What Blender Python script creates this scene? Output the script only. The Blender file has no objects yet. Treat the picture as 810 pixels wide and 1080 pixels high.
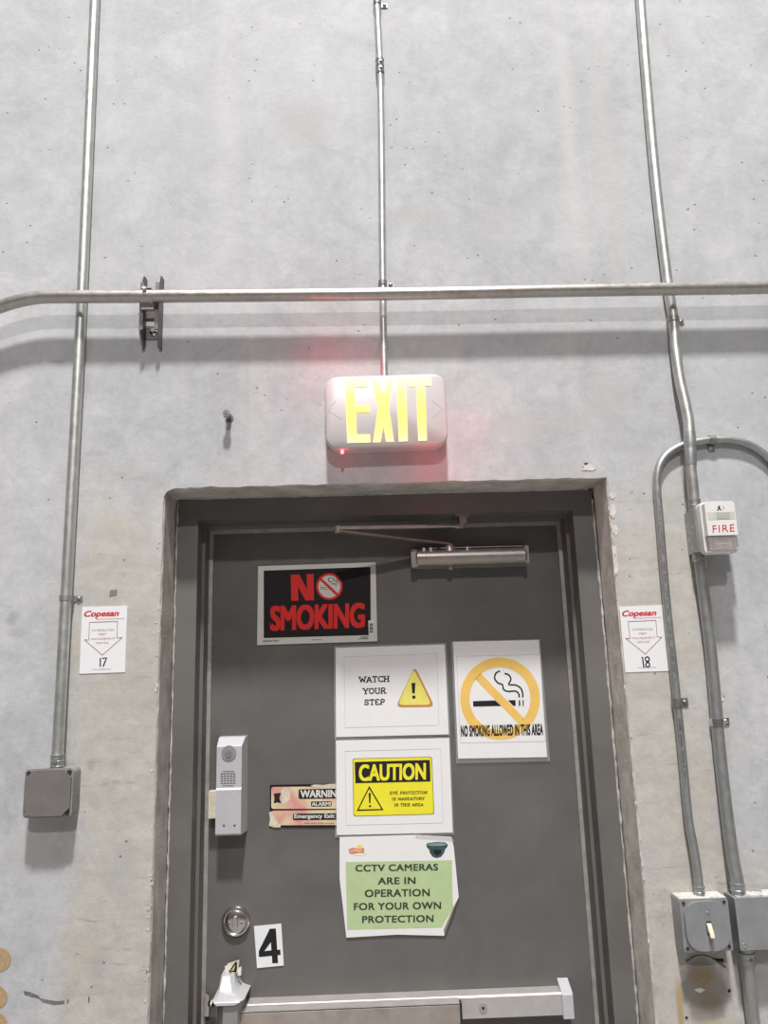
import bpy, bmesh, math, random
from mathutils import Vector, Matrix
random.seed(7)
S = bpy.context.scene
C = S.collection
PI = math.pi

# ------------------------------------------------------------------ camera
FPX = 800.0
PITCH, YAW, ROLL = 0.2056, 0.02241, -0.03001
CAM = Vector((-0.04646, -1.71654, 1.7627))
_cp, _sp, _cy, _sy = math.cos(PITCH), math.sin(PITCH), math.cos(YAW), math.sin(YAW)
FWD = Vector((_sy*_cp, _cy*_cp, _sp))
_r = Vector((_cy, -_sy, 0)); _u = _r.cross(FWD)
RIGHT = math.cos(ROLL)*_r + math.sin(ROLL)*_u
UP = -math.sin(ROLL)*_r + math.cos(ROLL)*_u
cam_data = bpy.data.cameras.new('camera')
cam = bpy.data.objects.new('camera', cam_data); C.objects.link(cam)
cam_data.sensor_fit = 'VERTICAL'; cam_data.sensor_height = 24.0
cam_data.lens = FPX/1080.0*24.0
cam_data.clip_start = 0.05
M = Matrix((RIGHT, UP, -FWD)).transposed().to_4x4(); M.translation = CAM
cam.matrix_world = M
S.camera = cam

# ------------------------------------------------------------------ world, lights, exposure
S.view_settings.view_transform = 'Standard'
S.view_settings.look = 'None'
S.view_settings.gamma = 1
S.view_settings.use_curve_mapping = False
S.view_settings.exposure = -0.36
world = bpy.data.worlds.new('hall'); S.world = world; world.use_nodes = True
wn = world.node_tree; wn.nodes.clear()
wo = wn.nodes.new('ShaderNodeOutputWorld'); wb = wn.nodes.new('ShaderNodeBackground')
wt = wn.nodes.new('ShaderNodeTexCoord'); ws = wn.nodes.new('ShaderNodeSeparateXYZ')
wr = wn.nodes.new('ShaderNodeValToRGB'); wm = wn.nodes.new('ShaderNodeMapRange')
wn.links.new(wt.outputs['Generated'], ws.inputs[0]); wn.links.new(ws.outputs['Z'], wm.inputs['Value'])
wm.inputs['From Min'].default_value = -1; wm.inputs['From Max'].default_value = 1
wn.links.new(wm.outputs[0], wr.inputs[0]); wn.links.new(wr.outputs[0], wb.inputs[0]); wn.links.new(wb.outputs[0], wo.inputs[0])
e = wr.color_ramp.elements
e[0].position = 0.0; e[0].color = (.20, .187, .187, 1)
e[1].position = 1.0; e[1].color = (.80, .80, .83, 1)
x = wr.color_ramp.elements.new(0.5); x.color = (.195, .187, .19, 1)
wb.inputs[1].default_value = 0.62

def area(name, loc, target, size, power, color):
    l = bpy.data.lights.new(name, 'AREA'); l.shape = 'DISK'; l.size = size; l.energy = power; l.color = color
    o = bpy.data.objects.new(name, l); C.objects.link(o); o.location = loc
    o.rotation_euler = (Vector(target)-Vector(loc)).to_track_quat('-Z', 'Y').to_euler()
    return o
area('high_bay_light', (0.05, -4.2, 11.2), (0, 0, 2.0), 0.72, 1800, (1.0, .985, .975))
area('aisle_light', (0.1, -8.0, 7.95), (0, 0, 2.0), 0.24, 350, (1.0, .965, .945))

# ------------------------------------------------------------------ helpers
def ray(px, py):
    return RIGHT*((px-405)/FPX) - UP*((py-540)/FPX) + FWD
def at(px, py, Y):
    """the point of the vertical plane y = Y that lies under an image point"""
    d = ray(px, py); t = (Y-CAM.y)/d.y
    return CAM + d*t

def link(o, parent=None):
    C.objects.link(o)
    if parent is not None:
        o.parent = parent
        o.matrix_parent_inverse = Matrix.Translation(-parent.location)
    return o
def obj(name, bm, mat, parent=None, smooth=False, angle=35):
    me = bpy.data.meshes.new(name)
    bmesh.ops.recalc_face_normals(bm, faces=bm.faces)
    if smooth:
        for f in bm.faces: f.smooth = True
        for ed in bm.edges:
            if len(ed.link_faces) == 2 and ed.calc_face_angle(0) > math.radians(angle): ed.smooth = False
    bm.to_mesh(me); bm.free()
    me.materials.append(mat)
    o = bpy.data.objects.new(name, me)
    return link(o, parent)
def tag(o, label=None, cat=None, group=None, kind=None):
    if label: o['label'] = label
    if cat: o['category'] = cat
    if group: o['group'] = group
    if kind: o['kind'] = kind
    return o
def thing(name, loc, label, cat, group=None):
    o = bpy.data.objects.new(name, None); C.objects.link(o); o.location = loc; o.empty_display_size = .05
    return tag(o, label, cat, group)

def prism(bm, front, back):
    """closed solid between two loops of equal length (lists of Vectors)"""
    a = [bm.verts.new(p) for p in front]; b = [bm.verts.new(p) for p in back]
    bm.faces.new(a); bm.faces.new(b[::-1])
    n = len(a)
    for i in range(n): bm.faces.new((a[i], b[i], b[(i+1) % n], a[(i+1) % n]))
def plate(bm, pix, yf, yb):
    """flat solid whose FRONT outline is given in image points on plane yf, straight back to yb"""
    f = [at(px, py, yf) for px, py in pix]
    prism(bm, f, [Vector((p.x, yb, p.z)) for p in f])
def slab(bm, pts, yf, yb):
    """same with world (x, z)"""
    prism(bm, [Vector((a, yf, b)) for a, b in pts], [Vector((a, yb, b)) for a, b in pts])
def box(bm, x0, x1, y0, y1, z0, z1):
    slab(bm, [(x0, z0), (x1, z0), (x1, z1), (x0, z1)], y0, y1)
def rrect(x0, x1, z0, z1, r, n=5):
    pts = []
    for cx, cz, a0 in ((x1-r, z1-r, 0), (x0+r, z1-r, 90), (x0+r, z0+r, 180), (x1-r, z0+r, 270)):
        for i in range(n+1):
            a = math.radians(a0+90*i/n); pts.append((cx+r*math.cos(a), cz+r*math.sin(a)))
    return pts
def bevel(bm, w, seg=2, angle=40):
    eds = [ed for ed in bm.edges if len(ed.link_faces) == 2 and ed.calc_face_angle(0) > math.radians(angle)]
    bmesh.ops.bevel(bm, geom=eds, offset=w, segments=seg, affect='EDGES', profile=.5, clamp_overlap=True)
def tube(bm, pts, r, n=20, caps=True):
    pts = [Vector(p) for p in pts]; rs = r if isinstance(r, (list, tuple)) else [r]*len(pts)
    t0 = (pts[1]-pts[0]).normalized()
    nrm = t0.orthogonal().normalized(); rings = []
    for i, p in enumerate(pts):
        t = ((pts[min(i+1, len(pts)-1)]-p).normalized() + (p-pts[max(i-1, 0)]).normalized()).normalized() if 0 < i < len(pts)-1 else ((pts[1]-pts[0]) if i == 0 else (pts[-1]-pts[-2])).normalized()
        nrm = (nrm - t*nrm.dot(t)).normalized(); b = t.cross(nrm)
        rings.append([bm.verts.new(p + (nrm*math.cos(2*PI*k/n)+b*math.sin(2*PI*k/n))*rs[i]) for k in range(n)])
    for i in range(len(rings)-1):
        for k in range(n): bm.faces.new((rings[i][k], rings[i][(k+1) % n], rings[i+1][(k+1) % n], rings[i+1][k]))
    if caps: bm.faces.new(rings[0][::-1]); bm.faces.new(rings[-1])
def disc(bm, c, axis, r, h, n=24):
    """solid cylinder from c along axis"""
    c = Vector(c); a = Vector(axis).normalized()
    tube(bm, [c, c+a*h], r, n)
def dome(bm, c, r, depth, n=28, m=6, y0=None):
    """low dome rising towards -y from plane c.y"""
    c = Vector(c); prev = None
    for j in range(m):
        a = j/m*PI/2; rr = r*math.cos(a); y = c.y - depth*math.sin(a)
        ring = [bm.verts.new((c.x+rr*math.cos(2*PI*k/n), y, c.z+rr*math.sin(2*PI*k/n))) for k in range(n)]
        if prev:
            for k in range(n): bm.faces.new((prev[k], prev[(k+1) % n], ring[(k+1) % n], ring[k]))
        else: bm.faces.new(ring)
        prev = ring
    top = bm.verts.new((c.x, c.y-depth, c.z))
    for k in range(n): bm.faces.new((prev[k], prev[(k+1) % n], top))
def smooth_path(P, n=6):
    """Catmull-Rom through points"""
    P = [Vector(p) for p in P]; out = []
    for i in range(len(P)-1):
        p0 = P[max(i-1, 0)]; p1 = P[i]; p2 = P[i+1]; p3 = P[min(i+2, len(P)-1)]
        for k in range(n):
            t = k/n
            out.append(.5*((2*p1)+(p2-p0)*t+(2*p0-5*p1+4*p2-p3)*t*t+(3*p1-p0-3*p2+p3)*t**3))
    out.append(P[-1]); return out

# ---- writing: text is fitted into a box given in image points on a plane
def text_mesh(s, bold, shear=0, spacing=1.0):
    cu = bpy.data.curves.new('t', 'FONT'); cu.body = s; cu.offset = bold; cu.extrude = 0.02; cu.shear = shear
    cu.space_character = spacing; cu.resolution_u = 4
    o = bpy.data.objects.new('t', cu); C.objects.link(o)
    bpy.context.view_layer.update()
    me = bpy.data.meshes.new_from_object(o.evaluated_get(bpy.context.evaluated_depsgraph_get()))
    bpy.data.objects.remove(o); bpy.data.curves.remove(cu)
    return me
def write(bm, s, x0, y0, x1, y1, Y, slope=-.025, lean=.03, bold=.012, shear=0, t=.0003, spacing=1.0, serif=0):
    if bold > .012:
        me = text_mesh(s, 0, shear, spacing); xs = [v.co.x for v in me.vertices]; ys = [v.co.y for v in me.vertices]
        bpy.data.meshes.remove(me); kx = (x1-x0)/(max(xs)-min(xs)); ky = (y1-y0)/(max(ys)-min(ys))
        e = bold; ex, ey = e*kx, e*ky*.6
        for i, (a, b) in enumerate(((-1, -1), (1, -1), (-1, 1), (1, 1), (0, 0), (-1, 0), (1, 0))):
            write(bm, s, x0+ex+a*ex, y0+ey+b*ey, x1-ex+a*ex, y1-ey+b*ey, Y, slope, lean, 0, shear, t+.000012*i, spacing)
        return
    """writes s into the rectangle x0..x1, y0..y1 (image points; slope = dy/dx of the line, lean = dx/dy)"""
    me = text_mesh(s, bold, shear, spacing)
    xs = [v.co.x for v in me.vertices]; ys = [v.co.y for v in me.vertices]
    ax, bx_, ay, by = min(xs), max(xs), min(ys), max(ys)
    vs = []
    for v in me.vertices:
        u = (v.co.x-ax)/(bx_-ax); w = (v.co.y-ay)/(by-ay)
        px = x0+(x1-x0)*u; py = y1+(y0-y1)*w
        px, py = px + lean*(py-y0), py + slope*(px-x0)
        p = at(px, py, Y)
        if v.co.z > 0: p = Vector((p.x, Y-t, p.z))
        vs.append(bm.verts.new(p))
    for f in me.polygons:
        try: bm.faces.new([vs[i] for i in f.vertices])
        except ValueError: pass
    bpy.data.meshes.remove(me)
def ink(bm, pix, Y, t=.0003):
    f = [at(px, py, Y) for px, py in pix]
    prism(bm, [Vector((p.x, Y-t, p.z)) for p in f], f)
def stroke(bm, pix, w, Y, t=.0003):
    """polyline of width w (image points)"""
    n = len(pix); L = []; R_ = []
    for i in range(n):
        a = pix[max(i-1, 0)]; b = pix[min(i+1, n-1)]
        dx, dy = b[0]-a[0], b[1]-a[1]; d = math.hypot(dx, dy) or 1
        nx, ny = -dy/d*w/2, dx/d*w/2
        L.append((pix[i][0]+nx, pix[i][1]+ny)); R_.append((pix[i][0]-nx, pix[i][1]-ny))
    for i in range(n-1): ink(bm, [L[i], L[i+1], R_[i+1], R_[i]], Y, t)
def ringpx(bm, cx, cy, rx, ry, wx, wy, Y, t=.0003, n=48):
    for i in range(n):
        a, b = 2*PI*i/n, 2*PI*(i+1)/n
        ink(bm, [(cx+rx*math.cos(a), cy+ry*math.sin(a)), (cx+rx*math.cos(b), cy+ry*math.sin(b)),
                 (cx+(rx-wx)*math.cos(b), cy+(ry-wy)*math.sin(b)), (cx+(rx-wx)*math.cos(a), cy+(ry-wy)*math.sin(a))], Y, t)
def discpx(bm, cx, cy, rx, ry, Y, t=.0003, n=40):
    ink(bm, [(cx+rx*math.cos(2*PI*i/n), cy+ry*math.sin(2*PI*i/n)) for i in range(n)], Y, t)
def frame_lines(bm, q, w, Y):
    for i in range(4): stroke(bm, [q[i], q[(i+1) % 4]], w, Y)

# ------------------------------------------------------------------ materials
class NT:
    def __init__(s, name):
        s.m = bpy.data.materials.new(name); s.m.use_nodes = True; s.t = s.m.node_tree
        s.b = s.t.nodes['Principled BSDF']
    def n(s, ty, **kw):
        nd = s.t.nodes.new(ty)
        for k, v in kw.items():
            if k in nd.inputs: nd.inputs[k].default_value = v
            else: setattr(nd, k, v)
        return nd
    def l(s, a, b): s.t.links.new(a, b)
    def mix(s, fac, a, b, mode='MIX'):
        m = s.t.nodes.new('ShaderNodeMix'); m.data_type = 'RGBA'; m.blend_type = mode
        for sock, v in ((m.inputs[0], fac), (m.inputs[6], a), (m.inputs[7], b)):
            if hasattr(v, 'is_output'): s.l(v, sock)
            elif isinstance(v, tuple): sock.default_value = (*v, 1)
            else: sock.default_value = v
        return m.outputs[2]
    def ramp(s, src, a, b, ca=(0, 0, 0), cb=(1, 1, 1)):
        r = s.t.nodes.new('ShaderNodeValToRGB'); e = r.color_ramp.elements
        e[0].position = a; e[0].color = (*ca, 1); e[1].position = b; e[1].color = (*cb, 1)
        s.l(src, r.inputs[0]); return r.outputs[0]
    def noise(s, scale, detail=4, rough=.55, vec=None, dist=0):
        nd = s.n('ShaderNodeTexNoise', Scale=scale, Detail=detail, Roughness=rough, Distortion=dist)
        if vec is not None: s.l(vec, nd.inputs['Vector'])
        return nd.outputs['Fac']
    def vec(s, scale=(1, 1, 1), rot=(0, 0, 0)):
        g = s.n('ShaderNodeNewGeometry'); mp = s.n('ShaderNodeMapping'); mp.inputs['Scale'].default_value = scale
        mp.inputs['Rotation'].default_value = rot
        s.l(g.outputs['Position'], mp.inputs['Vector']); return mp.outputs[0]
    def bump(s, h, strength, dist=.002):
        b = s.n('ShaderNodeBump', Strength=strength, Distance=dist); s.l(h, b.inputs['Height']); s.l(b.outputs[0], s.b.inputs['Normal'])
    def set(s, color=None, rough=None, metal=None, spec=None):
        for k, v in (('Base Color', color), ('Roughness', rough), ('Metallic', metal), ('Specular IOR Level', spec)):
            if v is None: continue
            if hasattr(v, 'is_output'): s.l(v, s.b.inputs[k])
            else: s.b.inputs[k].default_value = (*v, 1) if isinstance(v, tuple) else v
        return s.m
def simple(name, col, rough=.5, metal=0, var=.12, scale=25, bump=.0, spec=.5):
    t = NT(name); v = t.vec(); nz = t.noise(scale, 5, .6, v)
    dark = tuple(c*(1-var) for c in col); lite = tuple(min(1, c*(1+var)) for c in col)
    c = t.ramp(nz, .3, .7, dark, lite)
    if bump: t.bump(t.noise(scale*8, 3, .6, v), bump)
    return t.set(c, rough, metal, spec)
def metal(name, col, rough=.35, metalness=1.0, var=.22, scale=60, dirt=(.16, .14, .12), dirt_amt=.35):
    t = NT(name); v = t.vec(); nz = t.noise(scale, 6, .65, v); big = t.noise(9, 5, .6, v)
    c = t.ramp(nz, .25, .75, tuple(c*(1-var) for c in col), tuple(min(1, c*(1+var)) for c in col))
    dm = t.ramp(big, .55, .8); mm = t.n('ShaderNodeMath', operation='MULTIPLY'); t.l(dm, mm.inputs[0]); mm.inputs[1].default_value = dirt_amt
    c = t.mix(mm.outputs[0], c, dirt)
    r = t.n('ShaderNodeMapRange'); t.l(nz, r.inputs[0]); r.inputs[3].default_value = rough*.75; r.inputs[4].default_value = rough*1.35
    return t.set(c, r.outputs[0], metalness)

def concrete():
    t = NT('concrete'); v = t.vec()
    base = t.ramp(t.noise(1.6, 8, .62, v, .6), .30, .72, (.475, .480, .495), (.585, .585, .592))
    mott = t.ramp(t.noise(9, 7, .66, v, .8), .32, .70, (.86, .86, .868), (1.05, 1.05, 1.045))
    c = t.mix(1.0, base, mott, 'MULTIPLY')
    fine = t.ramp(t.noise(70, 5, .65, v), .3, .7, (.955, .955, .955), (1.03, 1.03, 1.03))
    c = t.mix(1.0, c, fine, 'MULTIPLY')
    # pale vertical form streaks and drips
    sv = t.vec((14, 14, .55)); st = t.ramp(t.noise(1.3, 5, .6, sv, .3), .55, .80)
    m1 = t.n('ShaderNodeMath', operation='MULTIPLY'); t.l(st, m1.inputs[0]); m1.inputs[1].default_value = .38
    c = t.mix(m1.outputs[0], c, (.62, .60, .55))
    # dark smudges
    sm = t.ramp(t.noise(3.7, 7, .7, t.vec((1, 1, .8), (0, .4, 0)), 1.5), .60, .82)
    m2 = t.n('ShaderNodeMath', operation='MULTIPLY'); t.l(sm, m2.inputs[0]); m2.inputs[1].default_value = .5
    c = t.mix(m2.outputs[0], c, (.33, .33, .35))
    # beige cement wash beside the doorway
    g = t.n('ShaderNodeNewGeometry'); sp = t.n('ShaderNodeSeparateXYZ'); t.l(g.outputs['Position'], sp.inputs[0])
    ax = t.n('ShaderNodeMath', operation='ABSOLUTE'); t.l(sp.outputs['X'], ax.inputs[0])
    nz = t.noise(5, 5, .6, v); nm = t.n('ShaderNodeMapRange'); t.l(nz, nm.inputs[0]); nm.inputs[3].default_value = -.22; nm.inputs[4].default_value = .22
    a2 = t.n('ShaderNodeMath', operation='ADD'); t.l(ax.outputs[0], a2.inputs[0]); t.l(nm.outputs[0], a2.inputs[1])
    fx = t.n('ShaderNodeMapRange', clamp=True); t.l(a2.outputs[0], fx.inputs[0]); fx.inputs[1].default_value = .66; fx.inputs[2].default_value = .76; fx.inputs[3].default_value = 1; fx.inputs[4].default_value = 0
    a3 = t.n('ShaderNodeMath', operation='ADD'); t.l(sp.outputs['Z'], a3.inputs[0]); t.l(nm.outputs[0], a3.inputs[1])
    fz = t.n('ShaderNodeMapRange', clamp=True); t.l(a3.outputs[0], fz.inputs[0]); fz.inputs[1].default_value = 2.04; fz.inputs[2].default_value = 2.24; fz.inputs[3].default_value = 1; fz.inputs[4].default_value = 0
    mu = t.n('ShaderNodeMath', operation='MULTIPLY'); t.l(fx.outputs[0], mu.inputs[0]); t.l(fz.outputs[0], mu.inputs[1])
    mu2 = t.n('ShaderNodeMath', operation='MULTIPLY'); t.l(mu.outputs[0], mu2.inputs[0]); mu2.inputs[1].default_value = .7
    wash = t.ramp(t.noise(6, 6, .6, t.vec((1, 1, 4)), .5), .3, .75, (.46, .42, .355), (.58, .545, .475))
    c = t.mix(mu2.outputs[0], c, wash)
    # gritty trowel texture, rougher towards the floor
    gr = t.ramp(t.noise(26, 11, .82, v, .3), .40, .60, (.86, .86, .865), (1.05, 1.05, 1.04))
    lo = t.n('ShaderNodeMapRange', clamp=True); t.l(sp.outputs['Z'], lo.inputs[0]); lo.inputs[1].default_value = 1.2; lo.inputs[2].default_value = 3.2; lo.inputs[3].default_value = .95; lo.inputs[4].default_value = .35
    c = t.mix(lo.outputs[0], c, t.mix(1.0, c, gr, 'MULTIPLY'))
    bl = t.ramp(t.noise(5.5, 9, .74, t.vec((1, 1, .7), (0, .7, 0)), 1.0), .56, .70)
    m7 = t.n('ShaderNodeMath', operation='MULTIPLY'); t.l(bl, m7.inputs[0]); t.l(lo.outputs[0], m7.inputs[1])
    m8 = t.n('ShaderNodeMath', operation='MULTIPLY'); t.l(m7.outputs[0], m8.inputs[0]); m8.inputs[1].default_value = .38
    c = t.mix(m8.outputs[0], c, (.35, .345, .35))
    # short ragged cracks running sideways in the cement wash
    ck = t.ramp(t.noise(1.7, 10, .8, t.vec((3, 3, 26), (0, -.16, 0)), 1.6), .585, .62)
    m9 = t.n('ShaderNodeMath', operation='MULTIPLY'); t.l(ck, m9.inputs[0]); t.l(mu.outputs[0], m9.inputs[1])
    m10 = t.n('ShaderNodeMath', operation='MULTIPLY'); t.l(m9.outputs[0], m10.inputs[0]); m10.inputs[1].default_value = .5
    c = t.mix(m10.outputs[0], c, (.27, .235, .19))
    # stains: brown plaster scar under the switch box, ochre runs beside it, grey smears lower left
    n22 = t.noise(22, 5, .65, v); n70 = t.noise(70, 5, .7, v)
    def spot(c, px, py, rx, ry, col, amt, soft=.45, wob_=.5):
        q0 = at(px, py, 0); q1 = at(px+rx, py, 0); q2 = at(px, py+ry, 0)
        ax_, az_ = abs((q1-q0).x), abs((q2-q0).z)
        mp = t.n('ShaderNodeMapping'); t.l(g.outputs['Position'], mp.inputs[0]); mp.inputs['Scale'].default_value = (1/ax_, 0, 1/az_)
        mp.inputs['Location'].default_value = (-q0.x/ax_, 0, -q0.z/az_)
        ln = t.n('ShaderNodeVectorMath', operation='LENGTH'); t.l(mp.outputs[0], ln.inputs[0])
        ad = t.n('ShaderNodeMath', operation='MULTIPLY_ADD'); t.l(n22 if rx > 9 else n70, ad.inputs[0]); ad.inputs[1].default_value = wob_*2; t.l(ln.outputs['Value'], ad.inputs[2])
        mr = t.n('ShaderNodeMapRange', clamp=True); t.l(ad.outputs[0], mr.inputs[0]); mr.inputs[1].default_value = wob_+1-soft; mr.inputs[2].default_value = wob_+1+soft*.3
        mr.inputs[3].default_value = amt; mr.inputs[4].default_value = 0
        return t.mix(mr.outputs[0], c, col)
    c = spot(c, 743, 1046, 26, 40, (.25, .225, .205), .9, .25)
    c = spot(c, 741, 1030, 15, 12, (.24, .18, .10), .85, .5)
    c = spot(c, 747, 1056, 14, 14, (.24, .20, .14), .8, .5)
    c = spot(c, 717, 1062, 4, 34, (.42, .31, .15), .9, .4, .3)
    c = spot(c, 752, 1082, 24, 8, (.48, .41, .28), .6, .5)
    c = spot(c, 102, 1018, 15, 20, (.36, .36, .37), .55, .7)
    c = spot(c, 84, 1000, 30, 26, (.50, .45, .38), .5, .8)
    c = spot(c, 48, 945, 40, 40, (.58, .59, .61), .4, .8)
    c = spot(c, 118, 560, 26, 22, (.50, .46, .40), .5, .6)
    c = spot(c, 225, 135, 150, 60, (.52, .52, .54), .35, .9)
    c = spot(c, 640, 170, 14, 200, (.53, .50, .47), .45, .9)
    c = spot(c, 600, 150, 12, 200, (.60, .585, .55), .5, .9)
    c = spot(c, 240, 160, 16, 180, (.62, .61, .60), .4, .9)
    c = spot(c, 345, 90, 60, 60, (.60, .60, .61), .4, .9)
    c = spot(c, 780, 400, 50, 70, (.47, .475, .49), .4, .9)
    for px, py, rx, ry, k_ in ((14, 652, 7, 9, .30), (20, 668, 13, 6, .38), (96, 806, 5, 8, .33), (122, 806, 5, 6, .36), (88, 700, 5, 9, .40), (118, 832, 6, 5, .38),
        (62, 382, 9, 3, .30), (78, 425, 10, 8, .42), (70, 590, 6, 6, .36), (93, 720, 9, 12, .44), (143, 505, 24, 2.5, .40), (100, 478, 14, 3, .42), (128, 500, 12, 3, .42),
        (520, 235, 22, 18, .46), (320, 130, 40, 30, .44), (440, 230, 40, 14, .46), (725, 300, 12, 16, .44), (768, 835, 5, 10, .40), (640, 420, 24, 40, .47), (560, 448, 60, 20, .47),
        (648, 760, 5, 18, .36), (655, 690, 3, 30, .40), (680, 905, 16, 30, .47), (128, 690, 5, 34, .42), (30, 900, 34, 24, .46), (130, 920, 20, 40, .42)):
        c = spot(c, px, py, rx, ry, (k_, k_*.985, k_*.96), .55, .6, .6)
    # small pits: dark specks gathered in clusters
    vo = t.n('ShaderNodeTexVoronoi', Scale=26.0); t.l(v, vo.inputs['Vector'])
    pit = t.ramp(vo.outputs['Distance'], .055, .085, (1, 1, 1), (0, 0, 0))
    vo2 = t.n('ShaderNodeTexVoronoi', Scale=64.0); t.l(v, vo2.inputs['Vector']); pit2 = t.ramp(vo2.outputs['Distance'], .07, .11, (1, 1, 1), (0, 0, 0))
    cl2 = t.ramp(t.noise(7.3, 4, .6, v), .60, .66); p2 = t.n('ShaderNodeMath', operation='MULTIPLY'); t.l(pit2, p2.inputs[0]); t.l(cl2, p2.inputs[1])
    p3 = t.n('ShaderNodeMath', operation='MULTIPLY'); t.l(p2.outputs[0], p3.inputs[0]); p3.inputs[1].default_value = .6
    c = t.mix(p3.outputs[0], c, (.20, .185, .18))
    cl = t.ramp(t.noise(3.1, 3, .5, v), .46, .54)
    pm = t.n('ShaderNodeMath', operation='MULTIPLY'); t.l(pit, pm.inputs[0]); t.l(cl, pm.inputs[1])
    pm2 = t.n('ShaderNodeMath', operation='MULTIPLY'); t.l(pm.outputs[0], pm2.inputs[0]); pm2.inputs[1].default_value = .75
    c = t.mix(pm2.outputs[0], c, (.17, .155, .15))
    # fine scratches with a horizontal run
    sc = t.ramp(t.noise(3.2, 8, .75, t.vec((2, 2, 16), (0, .12, 0)), 1.2), 0.61, .67)
    m4 = t.n('ShaderNodeMath', operation='MULTIPLY'); t.l(sc, m4.inputs[0]); m4.inputs[1].default_value = .22
    c = t.mix(m4.outputs[0], c, (.36, .35, .34))
    add = t.n('ShaderNodeMath', operation='ADD'); t.l(t.noise(38, 6, .7, v), add.inputs[0])
    neg = t.n('ShaderNodeMath', operation='MULTIPLY'); t.l(pm.outputs[0], neg.inputs[0]); neg.inputs[1].default_value = -1.2; t.l(neg.outputs[0], add.inputs[1])
    t.bump(add.outputs[0], .35, .0035)
    return t.set(c, .82, 0, .3)
MAT = {}
MAT['concrete'] = concrete()
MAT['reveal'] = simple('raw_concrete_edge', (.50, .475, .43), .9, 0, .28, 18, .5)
MAT['reveal_clean'] = simple('clean_concrete_edge', (.70, .665, .60), .9, 0, .25, 22, .5)  # right side of the doorway, paler than the other edges
MAT['caulk'] = simple('old_caulk', (.44, .42, .38), .8, 0, .45, 45, .6)
def paint(name, col, rough, var=.10, scuff=(.20, .18, .16)):
    t = NT(name); v = t.vec()
    c = t.ramp(t.noise(5, 6, .6, v, .4), .3, .7, tuple(k*(1-var) for k in col), tuple(k*(1+var) for k in col))
    s1 = t.ramp(t.noise(24, 6, .7, v), .66, .80); mm = t.n('ShaderNodeMath', operation='MULTIPLY'); t.l(s1, mm.inputs[0]); mm.inputs[1].default_value = .45
    c = t.mix(mm.outputs[0], c, scuff)
    t.bump(t.noise(140, 3, .6, v), .12, .001)
    return t.set(c, rough, 0, .5)
MAT['door'] = paint('grey_door_paint', (.126, .121, .114), .42, .17)
MAT['frame'] = paint('grey_frame_paint', (.138, .131, .122), .5, .16, (.085, .075, .068))
MAT['gasket'] = metal('aluminium_strip', (.52, .48, .45), .42, .6, .2, 50, (.22, .18, .15), .5)
MAT['galv'] = metal('galvanised_tube', (.57, .58, .55), .44, .9, .14, 45, (.25, .23, .20), .35)
MAT['galv_grey'] = metal('dull_galvanised_tube', (.42, .43, .42), .42, .8, .14, 60, (.16, .15, .14), .4)
MAT['galv_brown'] = metal('weathered_steel_tube', (.47, .445, .41), .36, .85, .16, 60, (.20, .17, .14), .45)
MAT['strut'] = metal('dark_strut_steel', (.20, .18, .18), .5, .7, .3, 60, (.08, .06, .06), .5)
MAT['clip'] = metal('zinc_clip', (.72, .71, .70), .25, 1, .2, 90)
MAT['clip_dark'] = metal('dull_clip', (.30, .30, .29), .45, .8, .25, 90)
MAT['box'] = metal('grey_box_steel', (.33, .335, .345), .5, .45, .12, 30, (.5, .48, .45), .35)
MAT['box_dark'] = simple('grey_cast_box', (.175, .158, .152), .55, 0, .10, 30, .1)
MAT['box_side'] = simple('grey_green_box_body', (.26, .26, .24), .55, 0, .22, 30, .1)
MAT['dust'] = simple('pale_dust', (.62, .60, .56), .95, 0, .25, 90, .4)
MAT['black'] = simple('black', (.018, .018, .02), .5, 0, .1)
MAT['dark'] = simple('dark_hole', (.03, .026, .025), .8, 0, .1)
MAT['white_plastic'] = simple('white_plastic', (.56, .52, .515), .4, 0, .02, 10)
MAT['fire_white'] = simple('white_alarm_plastic', (.78, .77, .74), .4, 0, .03, 30)
MAT['ivory'] = simple('ivory_plastic', (.80, .70, .50), .4, 0, .05)
MAT['paper'] = simple('paper', (.80, .79, .78), .55, 0, .02, 20)
MAT['sticker'] = simple('white_sticker', (.80, .80, .81), .5, 0, .015, 20)
MAT['ink'] = simple('black_ink', (.016, .016, .017), .6, 0, .1, 25, 0, .25)
MAT['ink_grey'] = simple('grey_line', (.48, .48, .48), .6, 0, .05)
MAT['ink_soft'] = simple('pink_print', (.60, .30, .32), .6, 0, .05)
MAT['red'] = simple('red_ink', (.62, .020, .030), .5, 0, .05)
MAT['sign_red'] = simple('sign_red', (.74, .020, .016), .4, 0, .06)
MAT['sign_black'] = simple('sign_black', (.016, .011, .012), .5, 0, .1, 25, 0, .25)
MAT['sign_white'] = simple('sign_cream_white', (.66, .64, .58), .45, 0, .04)
MAT['yellow'] = simple('caution_yellow', (.85, .76, .03), .5, 0, .04)
MAT['tri_yellow'] = simple('triangle_yellow', (.80, .72, .16), .5, 0, .08)
MAT['orange'] = simple('triangle_orange', (.58, .24, .06), .5, 0, .15)
MAT['amber'] = simple('amber_ring', (.83, .53, .13), .5, 0, .06)
MAT['green'] = simple('pale_green_print', (.46, .58, .31), .55, 0, .05)
MAT['green_ink'] = simple('dark_green_print', (.035, .055, .03), .5, 0, .08)
MAT['teal'] = simple('camera_teal', (.035, .085, .085), .4, 0, .3, 60)
MAT['teal_light'] = simple('camera_rim', (.22, .31, .30), .4, 0, .2, 60)
MAT['logo_red'] = simple('logo_salmon', (.72, .23, .13), .5, 0, .15, 60)
MAT['logo_pale'] = simple('logo_pale', (.80, .50, .40), .5, 0, .1, 60)
MAT['logo_yellow'] = simple('logo_yellow', (.85, .70, .12), .5, 0, .05)
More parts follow.
